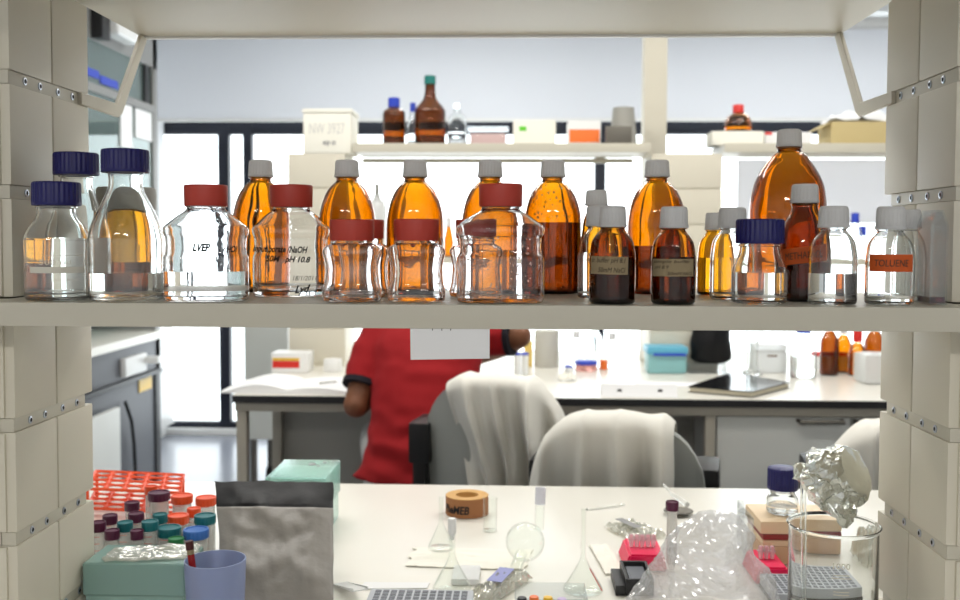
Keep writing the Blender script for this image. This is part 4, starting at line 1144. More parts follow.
# big crumpled clear bag
Yg = 1.43
cb = empty('clear_bag', (X(709, Yg), Yg, BZ), 'large crumpled clear plastic bag heaped in front of the pink rack', 'bag')
k = Yg / F
bm = B(); nu_, nv_ = 104, 46
peak = at(716, 512, Yg).z - BZ
rings = []
for j in range(nv_ + 1):
    v = j / nv_
    z = peak * (v ** 1.05)
    hwl = (64 * (1 - v) ** .8 + 19) * k; hd = (.060 * (1 - v) ** .8 + .012)
    cx_ = (6 * v - 2) * k
    ring = []
    for i in range(nu_):
        a = 2 * math.pi * i / nu_
        p = Vector((cx_ + hwl * math.cos(a), hd * math.sin(a), z))
        n1 = noise.noise(p * 24 + Vector((3, 1, 0))) * .010 + noise.noise(p * 75) * .0032 + noise.noise(p * 200) * .0016 + abs(noise.noise(p * 35 + Vector((9, 9, 9)))) * .005
        n1 += (.5 - abs(noise.noise(p * 17 + Vector((4, 2, 7))))) * .022 - .009
        p += Vector((math.cos(a), math.sin(a) * .8, .25)) * n1
        p.z = max(p.z, .0004)
        ring.append(bm.verts.new(p))
    rings.append(ring)
for r0, r1 in zip(rings, rings[1:]): bridge(bm, r0, r1)
tpv = bm.verts.new((4 * k, 0, peak + .002))
for i in range(nu_): bm.faces.new((rings[-1][i], rings[-1][(i + 1) % nu_], tpv))
bmesh.ops.triangulate(bm, faces=bm.faces[:])
obj('film', bm, CLING, cb, smooth=False)
# beaker
Ybk = 1.36
bx = X(833.5, Ybk)
bkr = empty('beaker', (bx, Ybk, BZ + .0004), 'large glass beaker marked 1000 standing beside the right upright', 'beaker')
rb2 = 44.0 * Ybk / F; hb2 = at(833, 524, Ybk).z - BZ
bm = B(); pr = [(rb2 * .90, 0), (rb2 * .96, .003), (rb2 * .98, .010), (rb2 * .98, hb2 - .006), (rb2 * 1.0, hb2 - .003), (rb2 * 1.03, hb2)]
lathe(bm, [(0, 0)] + pr + [(rb2 * 1.01, hb2 + .0008), (rb2 * .965, hb2 - .005), (rb2 * .955, .010), (rb2 * .92, .0045), (0, .004)], 64, cap0=False, cap1=False)
obj('glass_wall', bm, GLASS, bkr, angle=60)
bm = text_bm('1000', .0075, 0, width=.022, bold=.02); obj('printed_volume', wrap(bm, rb2 * .985, hb2 - .040, -.12), WHITEINK, bkr, smooth=False)
bm = B(); 
for i in range(4):
    bmx = curved_label(rb2 * .985, .02 if i != 1 else .026, .0012, hb2 - .052 - i * .004 - (0.014 if i > 1 else 0), -.12)
    me = bpy.data.meshes.new('m'); bmx.to_mesh(me); bmx.free(); bm.from_mesh(me); bpy.data.meshes.remove(me)
obj('printed_mark', bm, WHITEINK, bkr, smooth=False)
# foil wrapped flask resting in the beaker mouth
Yfo = 1.40
fo = empty('foil_wrapped_flask', tuple(at(846, 526, Yfo)), 'crumpled foil wrapped flask tipped over the large beaker', 'flask')
ax = Vector((.66, -.58, .48)).normalized()
cdisc = at(857, 470, Yfo - .02) - fo.location
M = Matrix.Translation(cdisc) @ ax.to_track_quat('Z', 'Y').to_matrix().to_4x4()
k = Yfo / F
bm = B(); lathe(bm, [(0, 0), (12 * k, .0005), (24 * k, 0), (28 * k, -.004), (30 * k, -.014), (31 * k, -.026), (32 * k, -.036), (33 * k, -.048), (30 * k, -.058), (20 * k, -.066), (10 * k, -.070), (0, -.072)], 72, cap0=False, cap1=False)
bmesh.ops.subdivide_edges(bm, edges=bm.edges[:], cuts=1, use_grid_fill=True)
for v in bm.verts:
    s = 1.0 if v.co.z < -.003 else .2
    p = v.co.copy()
    v.co += noise.noise_vector(p * 45) * .009 * s + noise.noise_vector(p * 120 + Vector((2, 4, 6))) * .005 * s
for v in bm.verts: v.co = M @ v.co
obj('foil_wrap', bm, FOIL, fo, smooth=True, angle=25)
tail = at(845, 528, Yfo - .03) - fo.location
bm = B(); tube(bm, [cdisc - ax * .030, cdisc - ax * .036 + Vector((.004, 0, -.022)), tail + Vector((0, 0, .016)), tail], [.034, .029, .014, .004], 24)
bmesh.ops.subdivide_edges(bm, edges=bm.edges[:], cuts=3, use_grid_fill=True)
crumple(bm, .007, 60, 4); obj('foil_tail', bm, FOIL, fo, angle=25)
fs = at(801, 474, 1.44)
bm = B(); bmesh.ops.create_icosphere(bm, subdivisions=3, radius=.013)
for v in bm.verts: v.co = Vector((v.co.x * .8, v.co.y * .8, v.co.z * 1.1))
crumple(bm, .005, 90, 8); 
gr = empty('glass_pipette', (fs.x + .004, 1.44, BZ + .0004), 'upright glass pipette with foil plug beside the blue capped bottle', 'pipette')
zr_ = fs.z - BZ
fb = obj('foil_plug', bm, FOIL, gr, loc=(-.004, 0, zr_ + .002), angle=25)
bm = B(); lathe(bm, [(.0045, 0), (.0045, zr_ - .009), (.003, zr_ - .009), (.003, .002), (0, .002), (0, 0)], 16, cap0=False, cap1=False); obj('glass_tube', bm, GLASS, gr)
bm = B(); lathe(bm, [(0, 0), (.016, 0), (.016, .004), (.006, .005), (.006, .012), (.0047, .0121), (.0047, .0005)], 24, cap0=False, cap1=False); obj('foot', bm, GLASS, gr)
# stacked clear boxes of layered blocks, blue capped bottle on top
Yl = 1.665
x0, x1 = X(768, Yl), X(842, Yl)
hz = at(800, 522, Yl).z - BZ
lbx = empty('block_box', ((x0 + x1) / 2, Yl, BZ), 'layered clear box with peach and maroon bands under the blue capped bottle', 'box')
hw = (x1 - x0) / 2
z0 = 0
for z1, m, nm in ((hz * .42, AMBERTINT, 'lower_tray'), (hz * .56, PEACH, 'middle_layer'), (hz * .70, MAROON, 'maroon_layer'), (hz, PEACH, 'top_tray')):
    obj(nm, box(B(), -hw - (.012 if nm == 'top_tray' else .008), hw, 0, .115, z0 + .0004, z1, .003), m, lbx); z0 = z1
bm = B(); box(bm, -hw - .026, -hw - .0245, -.003, .118, 0, hz * 1.08); box(bm, -hw - .0244, -hw - .0125, .1165, .118, 0, hz * 1.08)
obj('clear_cover', bm, CLEARBOX, lbx, smooth=False)
bottle('BC', 'reagent_bottle', 'small clear bottle with blue cap standing on the layered box by the foil', 782.5,
    [(514, 15.5), (502, 15.6), (498, 15), (494, 12.6), (491, 11.6)], ('blue', 15, 467.5, 489), Yc=Yl + .055, zbase=BZ + hz + .0006, level=505)
# grey tip rack behind the beaker
Yr_ = 1.462
x0, x1 = X(776, Yr_), X(866, Yr_)
gr_ = empty('tip_rack', ((x0 + x1) / 2, Yr_, BZ), 'grey tip rack with black edge seen through the large beaker', 'rack')
hw = (x1 - x0) / 2
obj('rack_body', box(B(), -hw, hw, 0, .092, .006, .022, .002), PLATEGREY, gr_)
obj('base', box(B(), -hw - .001, hw + .001, -.001, .093, 0, .0058, .001), BLACKP, gr_)
bm = B()
for i in range(12):
    for j in range(8):
        box(bm, -hw + .005 + i * (2 * hw - .01) / 12 + .001, -hw + .005 + (i + 1) * (2 * hw - .01) / 12 - .002, .004 + j * .0108, .004 + j * .0108 + .0066, .022, .0226)
obj('holes', bm, WELL, gr_, smooth=False)['kind'] = 'stuff'
pq = bench(866, 545)
sheet('film_wrap', .06, .10, 16, .02, 4, 12.0, ZIP, (X(880, 1.62), 1.62, BZ + .0004), 'crumpled clear film behind the large beaker beside the upright', 'film', domed=.06)
ROW = 370
# ------------------------------------------------------------------ things on the window bench and its shelves
WZ = BENCH
def stand(px, py): return on(px, py, WZ)
def simple_bottle(name, label, cat, cx, Y, base_z, rows, capm, glass, cap, group=None, liq=None):
    """rows: (picture row, half width) foot to neck; cap: (half width, top, bottom)"""
    k = Y / F; x = X(cx, Y); zz = lambda y: at(cx, y, Y).z - base_z
    o = empty(name, (x, Y, base_z + .0005), label, cat, group)
    pts = [(w * k, zz(y), 2.0) for y, w in rows]; pts[0] = (pts[0][0], 0, 2.0)
    pr = [(pts[0][0] * .94, 0, 2.0)] + spline([(pts[0][0], .004, 2.0)] + pts[1:], 3)
    bm = B(); inner, tb = shell(bm, pr, .003, .005, 32)
    obj('bottle_body', bm, glass, o, angle=50)
    if capm:
        bm = B(); w = cap[0] * k; z0, z1 = zz(cap[2]), zz(cap[1])
        lathe(bm, [(w, z0), (w, z1 - .003), (w * .9, z1), (0, z1)], 32, cap1=False); obj('cap', bm, capm, o)
    if liq:
        obj('liquid', liquid_bm(inner, tb, zz(liq), 32), WATER, o)
    return o
YS = YG + .11
ROW = 130
SZ = zs     # top of the upper shelf
def shelf_box(name, label, cat, px0, px1, top, depth, m, Y=YS, base=None, parts=None, bev=.008):
    base = SZ if base is None else base
    x0, x1 = X(px0, Y), X(px1, Y); h = at((px0 + px1) / 2, top, Y).z - base
    o = empty(name, ((x0 + x1) / 2, Y, base + .0004), label, cat)
    obj('box_body', box(B(), (x0 - x1) / 2, (x1 - x0) / 2, 0, depth, 0, h if not parts else h * parts, bev), m, o)
    return o, (x1 - x0) / 2, h
# polystyrene box on the left tower
o, hw, h = shelf_box('polystyrene_box', 'white polystyrene box with faded lettering on top of the module tower', 'box', 303, 351, 108.5, .2, STYRO, Y=YG + .02, base=ztop - .0015, parts=.9)
obj('lid', box(B(), -hw - .004, hw + .004, -.004, .204, h * .9 + .0005, h, .006), STYRO, o)
bm = text_bm('NW 3927', .045, 0, width=.15)
for v in bm.verts: v.co += Vector((0, -.0008, h * .56))
obj('lettering', bm, mat('faded_ink', (206, 205, 200), .9), o, smooth=False)
bm = text_bm('esp cs', .022, .2, width=.055, bold=.03)
for v in bm.verts: v.co += Vector((.01, -.0008, h * .22))
obj('handwriting', bm, GREYINK, o, smooth=False)
simple_bottle('reagent_bottle', 'dark square-shouldered bottle with blue cap on the far upper shelf', 'bottle', 394, YS, SZ, [(143, 11.2), (116, 11.2), (111, 9.5), (108, 5.5), (106, 5.2)], BLUEP, AMBER_DARK, (5.8, 98, 107.5))
simple_bottle('reagent_bottle', 'small clear bottle with blue cap between the two dark bottles', 'bottle', 413, YS + .06, SZ, [(143, 6), (124, 6), (118, 4), (112, 2.8)], BLUEP, GLASS, (3, 103, 112))
simple_bottle('winchester_bottle', 'tallest brown bottle with green cap on the far upper shelf', 'bottle', 430, YS, SZ, [(143, 15.4), (114, 15.6), (109, 14.2), (104, 10.5), (99, 6.6), (92, 5.2), (84, 5)], mat('sea_green_cap', (24, 120, 112), .5), AMBER_DARK, (5.8, 76, 84.5))
simple_bottle('glass_bottle', 'clear glass bottle with ball stopper beside the tallest brown bottle', 'bottle', 457, YS, SZ, [(143, 9.5), (124, 9.6), (118, 8), (113, 4), (110, 3)], GLASS, GLASS, (3.2, 104, 110), liq=133)
o, hw, h = shelf_box('slide_box', 'low clear pinkish box on the far upper shelf', 'box', 468, 508, 126.5, .1, CLEARBOX, parts=.85, bev=.003)
obj('contents', box(B(), -hw + .01, hw - .01, .01, .09, .006, h * .65, .003), mat('pale_pink_plastic', (226, 190, 186), .5), o)
obj('lid', box(B(), -hw - .002, hw + .002, -.002, .102, h * .86, h, .002), CLEARBOX, o)
o, hw, h = shelf_box('white_carton', 'white carton with green sticker on the far upper shelf', 'box', 513, 556, 120, .12, STYRO, bev=.012)
obj('green_sticker', box(B(), -.065, -.035, -.001, .0002, h * .58, h * .75), mat('lime_sticker', (96, 200, 40), .6), o, smooth=False)
o, hw, h = shelf_box('orange_box', 'white lidded box with orange panel on the far upper shelf', 'box', 568, 601, 121, .12, WHITEP, bev=.006)
obj('orange_panel', box(B(), -hw + .006, hw - .006, -.002, .0, h * .14, h * .66, .001), ORANGEP, o)
pg = empty('grey_tub', (X(624, YS), YS + .03, SZ + .0004), 'grey tapered tub standing upside down in a clear sleeve by the post', 'tub')
k = YS / F
bm = B(); lathe(bm, [(14 * k, 0), (10.5 * k, at(624, 107, YS).z - SZ), (0, at(624, 107, YS).z - SZ)], 32, cap1=False); obj('tub_body', bm, GREYP, pg)
o, hw, h = shelf_box('metal_tin', 'low silver tin in front of the grey tub', 'tin', 606, 632, 126, .03, STEELH, Y=YS - .07, bev=.004)
# right-hand shelf
o, hw, h = shelf_box('white_carton', 'long white carton carrying the red capped amber bottle', 'box', 712, 764, 131, .14, STYRO, Y=YS - .03, bev=.006)
simple_bottle('amber_bottle', 'small round amber bottle with red cap high on the white carton', 'bottle', 738, YS + .03, SZ + h + .0006, [(131, 13), (124, 13.2), (118, 11), (114, 6), (112, 5)], REDP, AMBER, (5.4, 105, 113.5))
o, hw, h2 = shelf_box('white_carton', 'low white carton with a red dot label near the cardboard', 'box', 765, 812, 132, .13, PAPER, bev=.004)
obj('red_sticker', box(B(), -hw + .0, -hw + .03, -.002, 0, h2 * .8, h2 * .98), REDP, o, smooth=False)
o, hw, h = shelf_box('cardboard_box', 'open brown cardboard box at the far shelf end with paper on top', 'box', 832, 905, 121.5, .2, CARD, bev=.002)
bm = B(); prism(bm, [(-hw, h), (-hw, h - .004), (-hw - .05, h - .030), (-hw - .05, h - .026)], 'y', .01, .19); obj('flap', bm, CARD, o, smooth=False)
sheet('paper_wad', .30, .16, 14, .03, 3, 5.0, PAPER, (o.location.x + .0, YS + .1, SZ + h + .001), 'white paper wad heaped on the cardboard box', 'paper', domed=.03)
# lower shelf: what shows between the front bottles
for n, (px, top, w, m, cm, lab, cat) in enumerate([
    (449, 217, 5, AMBER, WHITECAP, 'little amber bottle on the far lower shelf seen between two bottles', 'bottle'),
    (377, 184, 9, TUBWHITE, GREYP, 'pale tapering squeeze bottle on the far lower shelf between amber bottles', 'bottle'),
    (857, 213, 7, GLASS, BLUEP, 'blue capped clear bottle on the far lower shelf beyond the toluene bottle', 'bottle'),
    (865, 226, 6, GLASS, BLUEP, 'shorter blue capped bottle on the far lower shelf beyond the toluene bottle', 'bottle')]):
    Yq = YG + .1 + .05 * (n % 2)
    simple_bottle('shelf_bottle', lab, cat, px, Yq, SHELF, [(257, w), (top + 24, w), (top + 16, w * .7 if n != 1 else w * .5), (top + 10, w * .5 if n != 1 else w * .25)], cm, m, (w * .55 if n != 1 else 2, top, top + 10))

# on the bench top
ROW = 370
nbk = stand(262, 392); 
nb = empty('notebook', (X(262, 3.62), 3.62, WZ), 'open notebook with white pages on the bench corner', 'notebook')
def page(x0, x1, y0, y1, hgt, bow):
    bm = B(); n = 14; A = []; Bq = []
    for i in range(n + 1):
        u = i / n; x = x0 + (x1 - x0) * u
        z = hgt * (1 - u * .5) + bow * math.sin(math.pi * min(1, u * 1.1)) 
        A.append((bm.verts.new((x, y0, z)), bm.verts.new((x, y1, z)))); Bq.append((bm.verts.new((x, y0, .0006)), bm.verts.new((x, y1, .0006))))
    for i in range(n):
        bm.faces.new((A[i][0], A[i + 1][0], A[i + 1][1], A[i][1])); bm.faces.new((Bq[i][0], Bq[i][1], Bq[i + 1][1], Bq[i + 1][0]))
        bm.faces.new((A[i][0], Bq[i][0], Bq[i + 1][0], A[i + 1][0])); bm.faces.new((A[i][1], A[i + 1][1], Bq[i + 1][1], Bq[i][1]))
    bm.faces.new((A[0][0], A[0][1], Bq[0][1], Bq[0][0])); bm.faces.new((A[n][0], Bq[n][0], Bq[n][1], A[n][1]))
    return bm
cxn = X(290, 3.5) - nb.location.x
obj('left_pages', page(cxn, X(224, 3.5) - nb.location.x, -.17, .13, .012, .022), PAPER, nb)
obj('right_pages', page(cxn, cxn + .24, -.17, .13, .012, .012), PAPER, nb)
bm = B(); tube(bm, [(cxn + .10, -.09, .0275), (cxn + .15, -.04, .0262)], .003, 8)
tag(obj('pen', bm, GREYP, loc=nb.location), 'grey pen lying on the open notebook', 'pen')
def bench_box(name, label, cat, px0, px1, top, base, depth, m, bev=.006, z0=0):
    p = stand((px0 + px1) / 2, base); Y = p.y
    x0, x1 = X(px0, Y), X(px1, Y); h = at(px0, top, Y).z - WZ
    o = empty(name, ((x0 + x1) / 2, Y, WZ + .0004), label, cat)
    obj('box_body', box(B(), (x0 - x1) / 2, (x1 - x0) / 2, 0, depth, 0, h, bev), m, o)
    return o, (x1 - x0) / 2, h, Y
o, hw, h, Y = bench_box('glove_box', 'white box with red and yellow bands on the bench behind the notebook', 'box', 271, 308, 353, 373, .12, WHITEP)
obj('red_band', box(B(), -hw + .006, hw - .035, -.001, .0, h * .25, h * .6), REDP, o, smooth=False)
obj('yellow_band', box(B(), -hw + .006, hw - .035, -.001, .0, h * .62, h * .75), YELLOWP, o, smooth=False)
def cyl(name, label, cat, px, base, w, top, m, capm=None, caph=0, taper=1.0, seg=32):
    p = stand(px, base); Y = p.y; k = Y / F; h = at(px, top, Y).z - WZ; r = w / 2 * k
    o = empty(name, (p.x, Y + r, WZ + .0004), label, cat)
    hb = h - caph * k
    bm = B(); lathe(bm, [(r * .96, 0), (r, .004), (r * taper, hb - .004), (r * taper * .94, hb), (0, hb)], seg, cap1=False); obj('body', bm, m, o)
    if capm:
        bm = B(); lathe(bm, [(r * taper * 1.04, hb + .0003), (r * taper * 1.04, h - .002), (r * taper * .95, h), (0, h)], seg, cap1=False); obj('cap', bm, capm, o)
    return o, r, h
cyl('white_dish', 'small white dish on the bench beside the striped box', 'dish', 331, 372, 20, 360, WHITEP, taper=.9)
for px, lab in ((517.5, 'slim white tube with blue cap near the elbow of the person'), (525, 'second slim white tube with blue cap, next to the yellow box')):
    cyl('sample_tube', lab, 'tube', px, 376, 7, 353, TUBWHITE, BLUEP, 2.5)
bench_box('yellow_box', 'small yellow box behind the slim blue capped tubes', 'box', 524, 532.5, 342, 367, .06, mat('straw_card', (226, 196, 110), .7))
cyl('paper_roll', 'large pale grey cylinder standing on the window bench', 'canister', 547, 368, 25, 331, mat('warm_grey_plastic', (200, 198, 190), .6))
for i, (px, w, top, lab) in enumerate(((576, 14, 334, 'clear glass bottle just past the pale grey cylinder'), (594, 16, 326, 'clear glass bottle behind the pink dish'), (612, 14, 336, 'clear glass bottle behind the orange pot'))):
    Yq = 4.27
    simple_bottle('glass_bottle', lab, 'bottle', px, Yq, WZ, [(371, w / 2), (top + 14, w / 2), (top + 8, w * .35), (top + 4, w * .22)], WHITECAP, GLASS, (w * .26, top - 3, top + 4))
o, r, h = cyl('culture_dish', 'pink culture dish with blue lid on the window bench', 'dish', 587, 372, 22, 362, PINKMEDIA, BLUEP, 3.5)
cyl('culture_dish', 'smaller blue lidded dish stacked beside the pink one', 'dish', 569, 372, 8, 366, TUBWHITE, BLUEP, 2)
cyl('orange_pot', 'small orange pot beside the pink dish', 'pot', 604, 370, 8, 360.5, ORANGEP)
tq = stand(567, 380)
sheet('crumpled_tissue', .07, .06, 14, .02, 4, 14.0, TISSUE, (tq.x, tq.y, WZ + .0004), 'crumpled white tissue on the window bench behind the draped coat', 'tissue', domed=.012)
# folded card strip on the front edge
c0, c1 = X(601, 3.47), X(677, 3.47)
cs = empty('card_strip', ((c0 + c1) / 2, 3.47, WZ), 'long folded white card with two small dark marks at the bench edge', 'card')
hw = (c1 - c0) / 2
bm = B(); hh = at(640, 384.5, 3.47).z - WZ
prism(bm, [(-.022, .0004), (-.0215, .0004), (.0, hh), (.022, .0004), (.0226, .0004), (.0, hh + .0008)], 'x', -hw, hw)
obj('card', bm, PAPER, cs, smooth=False)
bm = B()
for u in (-.076, .064):
    for (dx, dz, w) in ((0, 0, .017), (.002, .008, .013)):
        box(bm, u + dx, u + dx + w, -.0130, -.0118, hh * .30 + dz * .6, hh * .30 + dz * .6 + .009)
obj('marks', bm, INK, cs, smooth=False)
# teal tub
p = stand(667, 374)
o, hw, h, Y = bench_box('teal_tub', 'teal plastic tub with darker blue rim band on the window bench', 'tub', 648, 687, 348, 374, .13, TEALTUB, bev=.015)
obj('lid', box(B(), -hw - .005, hw + .005, -.005, .135, h * .74, h + .004, .012), mat('sky_blue_lid', (98, 178, 206), .4), o)
obj('blue_band', box(B(), -hw + .02, hw - .004, -.008, -.0055, h * .70, h * .80, .001), BLUEP, o)
# black bag in a clear beaker
p = stand(708, 374)
o, hw, h, Y = bench_box('clear_tray', 'clear low container under the black bag', 'container', 689, 727, 364, 374, .13, CLEARBOX)
bb = empty('black_bag', (X(711, Y + .05), Y + .06, WZ + h + .001), 'black plastic bag sitting on the clear container', 'bag')
k = (Y + .05) / F
hb3 = at(711, 326, Y).z - (WZ + h)
bm = B(); lathe(bm, [(0, 0), (15 * k, 0), (19.5 * k, .02), (20.5 * k, hb3 * .4), (18.5 * k, hb3 * .75), (17.5 * k, hb3), (0, hb3 + .01)], 40, cap0=False, cap1=False)
bmesh.ops.subdivide_edges(bm, edges=bm.edges[:], cuts=1, use_grid_fill=True)
for v in bm.verts:
    v.co.y *= .7
    if v.co.z > .004: v.co += noise.noise_vector(v.co * 14) * .014
obj('bag_body', bm, BAGBLACK, bb, angle=60)
# black notebook
q = [stand(688, 392.5), stand(752, 398), stand(790, 388), stand(730, 378)]
lt = empty('black_folder', (q[0].x, q[0].y, WZ), 'glossy black notebook lying aslant near the bench edge', 'notebook')
def quad(bm, z0, z1, inset=0.0):
    c = sum(q, Vector()) / 4
    pts = [((v.x - (v.x - c.x) * inset) - q[0].x, max((v.y - (v.y - c.y) * inset), 3.425) - q[0].y) for v in q]
    return prism(bm, pts, 'z', z0, z1)
obj('pages', quad(B(), .003, .019, .03), mat('cream_pages', (206, 198, 176), .8), lt, smooth=False)
obj('cover', quad(B(), .0191, .0225), mat('glossy_black_cover', (20, 21, 24), .12), lt, smooth=False)
obj('cover', quad(B(), .0005, .0029), MATS['glossy_black_cover'], lt, smooth=False)
sp_ = stand(668, 384)
bm = B(); prism(bm, [(-.14, -.05), (.10, -.08), (.12, .06), (-.11, .08)], 'z', 0, .002)
tag(obj('paper_sheet', bm, PAPER, loc=(sp_.x - .0, 3.76, WZ + .0004), smooth=False), 'white paper sheet between the teal tub and the black notebook', 'paper')
# tip box, funnel and cylinders
o, hw, h, Y = bench_box('tip_box', 'white tip box with short brown label on the window bench', 'box', 752, 787, 352, 373, .12, TUBWHITE)
obj('lid', box(B(), -hw, hw, 0, .12, h + .0004, h + .03, .006), TUBWHITE, o)
obj('brown_label', box(B(), -.01, .03, -.0015, 0, h * .78, h * .86), mat('brown_label_ink', (110, 72, 40), .7), o, smooth=False)
simple_bottle('measuring_cylinder', 'tall clear glass cylinder flaring at the mouth beside the black bag', 'glassware', 752, 4.05, WZ, [(373, 10), (366, 5.5), (348, 5.5), (340, 6.5), (330, 11), (324, 13)], None, GLASS, None)
simple_bottle('glass_bottle', 'large clear glass bottle beside the red lidded pots', 'bottle', 803, 4.0, WZ, [(374, 12.5), (346, 12.8), (340, 11.5), (336, 7.5), (333, 6.5)], BLUEP, GLASS, (7, 322, 333), liq=356)
for px, base, lab in ((825, 370, 'clear pot with bright red lid beside the large glass bottle'), (842, 369, 'clear pot with red lid in front of the amber bottles')):
    cyl('red_lid_pot', lab, 'pot', px, base, 16, 353, TUBWHITE, REDP, 3.5)
for px, w, top, capm, lab in ((829, 9, 318, WHITECAP, 'blurred amber bottle nearest the large clear bottle, at the bench back'), (843, 8, 322, WHITECAP, 'slender blurred amber bottle at the bench back'), (857, 9, 330, REDP, 'blurred amber bottle with red cap at the bench back'), (874, 10, 318, WHITECAP, 'blurred amber bottle half hidden by the right upright')):
    simple_bottle('amber_bottle', lab, 'bottle', px, 4.08 if px in (829, 857) else 4.165, WZ, [(370, w), (top + 26, w), (top + 19, w * .8), (top + 13, w * .45)], capm, AMBER_DARK if px in (829, 874) else AMBER, (w * .5, top, top + 12))
p = stand(868, 388)
o, hw, h, Y = bench_box('milky_tub', 'milky plastic tub beside the right upright on the window bench', 'tub', 865, 902, 355, 385, .14, TUBWHITE, bev=.02)

# ------------------------------------------------------------------ chairs and lab coats
def lab_chair(px, Yc, w, ztop_, label, rz, ao=.003, ay=0.0):
    x = X(px, Yc)
    c = empty('lab_chair', (x, Yc, 0), label, 'chair', 'grey lab chairs between the benches', rz=rz)
    hw = w / 2; hb_ = .46; zb = ztop_ - hb_
    # curved back with a rounded top
    bm = B(); n, mN = 24, 20
    def pt(u, v, side):
        xx = u * hw * (1 - max(0, (.25 - v) / .25) ** 2 * .25)
        zz_ = zb + hb_ * v * (1 - .52 * (1 - math.sqrt(max(0, 1 - abs(u) ** 3.2))))
        yy = .05 * (xx / hw) ** 2 - .05 * v + side * (.020 * max(.12, 1 - abs(u) ** 6) )
        return (xx, yy, zz_)
    A = [[bm.verts.new(pt(-1 + 2 * i / n, j / mN, -1)) for j in range(mN + 1)] for i in range(n + 1)]
    C = [[bm.verts.new(pt(-1 + 2 * i / n, j / mN, 1)) for j in range(mN + 1)] for i in range(n + 1)]
    for i in range(n):
        for j in range(mN):
            bm.faces.new((A[i][j], A[i + 1][j], A[i + 1][j + 1], A[i][j + 1])); bm.faces.new((C[i][j], C[i][j + 1], C[i + 1][j + 1], C[i + 1][j]))
        bm.faces.new((A[i][0], C[i][0], C[i + 1][0], A[i + 1][0])); bm.faces.new((A[i][mN], A[i + 1][mN], C[i + 1][mN], C[i][mN]))
    for j in range(mN):
        bm.faces.new((A[0][j], A[0][j + 1], C[0][j + 1], C[0][j])); bm.faces.new((A[n][j], C[n][j], C[n][j + 1], A[n][j + 1]))
    obj('backrest', bm, CHAIRG, c, angle=60)
    zs_ = zb - .10
    bm = B(); box(bm, -hw * .84, hw * .84, .05, .43, zs_ - .06, zs_, .025, 3); obj('seat', bm, CHAIRG, c)
    for s in (-1, 1):
        bm = B()
        box(bm, s * (hw + ao) - .020, s * (hw + ao) + .020, -.035 + ay, .03 + ay, zs_ + .02, zs_ + .40, .010, 2)
        box(bm, s * (hw + ao) - .032, s * (hw + ao) + .032, -.04 + ay, .13 + ay, zs_ + .31, zs_ + .43, .014, 2)
        obj('armrest', bm, BLACKP, c)
    bm = B(); tube(bm, [(0, .02, zb + .1), (0, .06, zs_ - .08), (0, .20, zs_ - .08)], .018, 8); obj('back_bracket', bm, BLACKP, c)
    bm = B(); tube(bm, [(0, .22, .10), (0, .22, zs_ - .062)], [.032, .026], 16); obj('gas_column', bm, BLACKP, c)
    for i in range(5):
        a = 2 * math.pi * i / 5 + R(123)
        bm = B(); tube(bm, [(0, .22, .12), (.24 * math.cos(a), .22 + .24 * math.sin(a), .065)], [.026, .016], 10)
        l = obj('base_leg', bm, BLACKP, c)
        bm = B(); cx_, cy_ = .232 * math.cos(a), .22 + .232 * math.sin(a)
        tube(bm, [(cx_ - .016, cy_, .025), (cx_ + .016, cy_, .025)], .025, 14); obj('caster', bm, BLACKP, l)
    return c, pt
def coat_over(chair, pt, u0, u1, len_cam, len_far, label, seed, pinch=0.0, shift=0.0, name='lab_coat', hangs=1.0, wave=1.0):
    """white cotton falling on both sides of the back of the chair"""
    bm = B(); nu, ns = 54, 46
    rows = []
    for i in range(nu + 1):
        u = i / nu; cu = u0 + (u1 - u0) * u
        row = []
        for j in range(ns + 1):
            s = j / ns * 2 - 1          # -1 camera-side hem, 0 ridge, 1 far hem
            ub = max(-1, min(1, cu))
            top = Vector(pt(ub, 1.0, 0))
            d = abs(s)
            L = (len_cam if s < 0 else len_far) * (1 + .06 * math.sin(u * 5 + seed))
            drop = L * max(0, d - .04)
            side = -1 if s < 0 else 1
            fold = (1.2 - 2.4 * abs(math.sin(u * 11.5 + seed * .5 + math.sin(drop * 4 + seed) * .4 + noise.noise(Vector((u * 2, drop * 2, seed))) * .8)) ** .7 + .45 * math.sin(u * 29 + drop * 3 + seed * 3) + .3 * math.sin(u * 17 + seed + math.sin(drop * 5 + seed) * .9) * .7 + math.sin(u * 31 + seed * 2.3) * .25 + noise.noise(Vector((u * 5, drop * 4, seed))) * .9)
            amp = .046 * min(1, d * 2.2) * wave
            base = Vector(pt(ub * .98, max(.15, 1 - drop / .46), side))
            thickn = min(1, d / .07)
            y = top.y * (1 - thickn) + base.y * thickn + side * (.012 * thickn + (.042 + drop * .04) * thickn) + side * fold * amp
            hwid = abs(pt(1, 1.0, 0)[0])
            x = cu * hwid
            mid = (u0 + u1) / 2 * hwid
            x = x + ((mid + shift) - x) * pinch * min(1, drop / max(.05, len_cam)) + shift * min(1, drop / .4) + noise.noise(Vector((drop * 6, u * 3, seed + 5))) * .014 * d
            z = top.z + .022 - drop + .003 * fold
            row.append(bm.verts.new((x, y, z)))
        rows.append(row)
    for i in range(nu):
        for j in range(ns):
            bm.faces.new((rows[i][j], rows[i + 1][j], rows[i + 1][j + 1], rows[i][j + 1]))
    o = obj(name, bm, COAT, None, loc=chair.location, angle=180)
    o.rotation_euler = chair.rotation_euler
    m = o.modifiers.new('thickness', 'SOLIDIFY'); m.thickness = .003; m.offset = 0
    m2 = o.modifiers.new('smooth', 'SUBSURF'); m2.levels = 1; m2.render_levels = 1
    return tag(o, label, 'coat', 'white lab coats over chair backs')
c1_, p1 = lab_chair(495, 2.84, .425, 1.045, 'grey lab chair under a white coat, beside the person in red', R(-10))
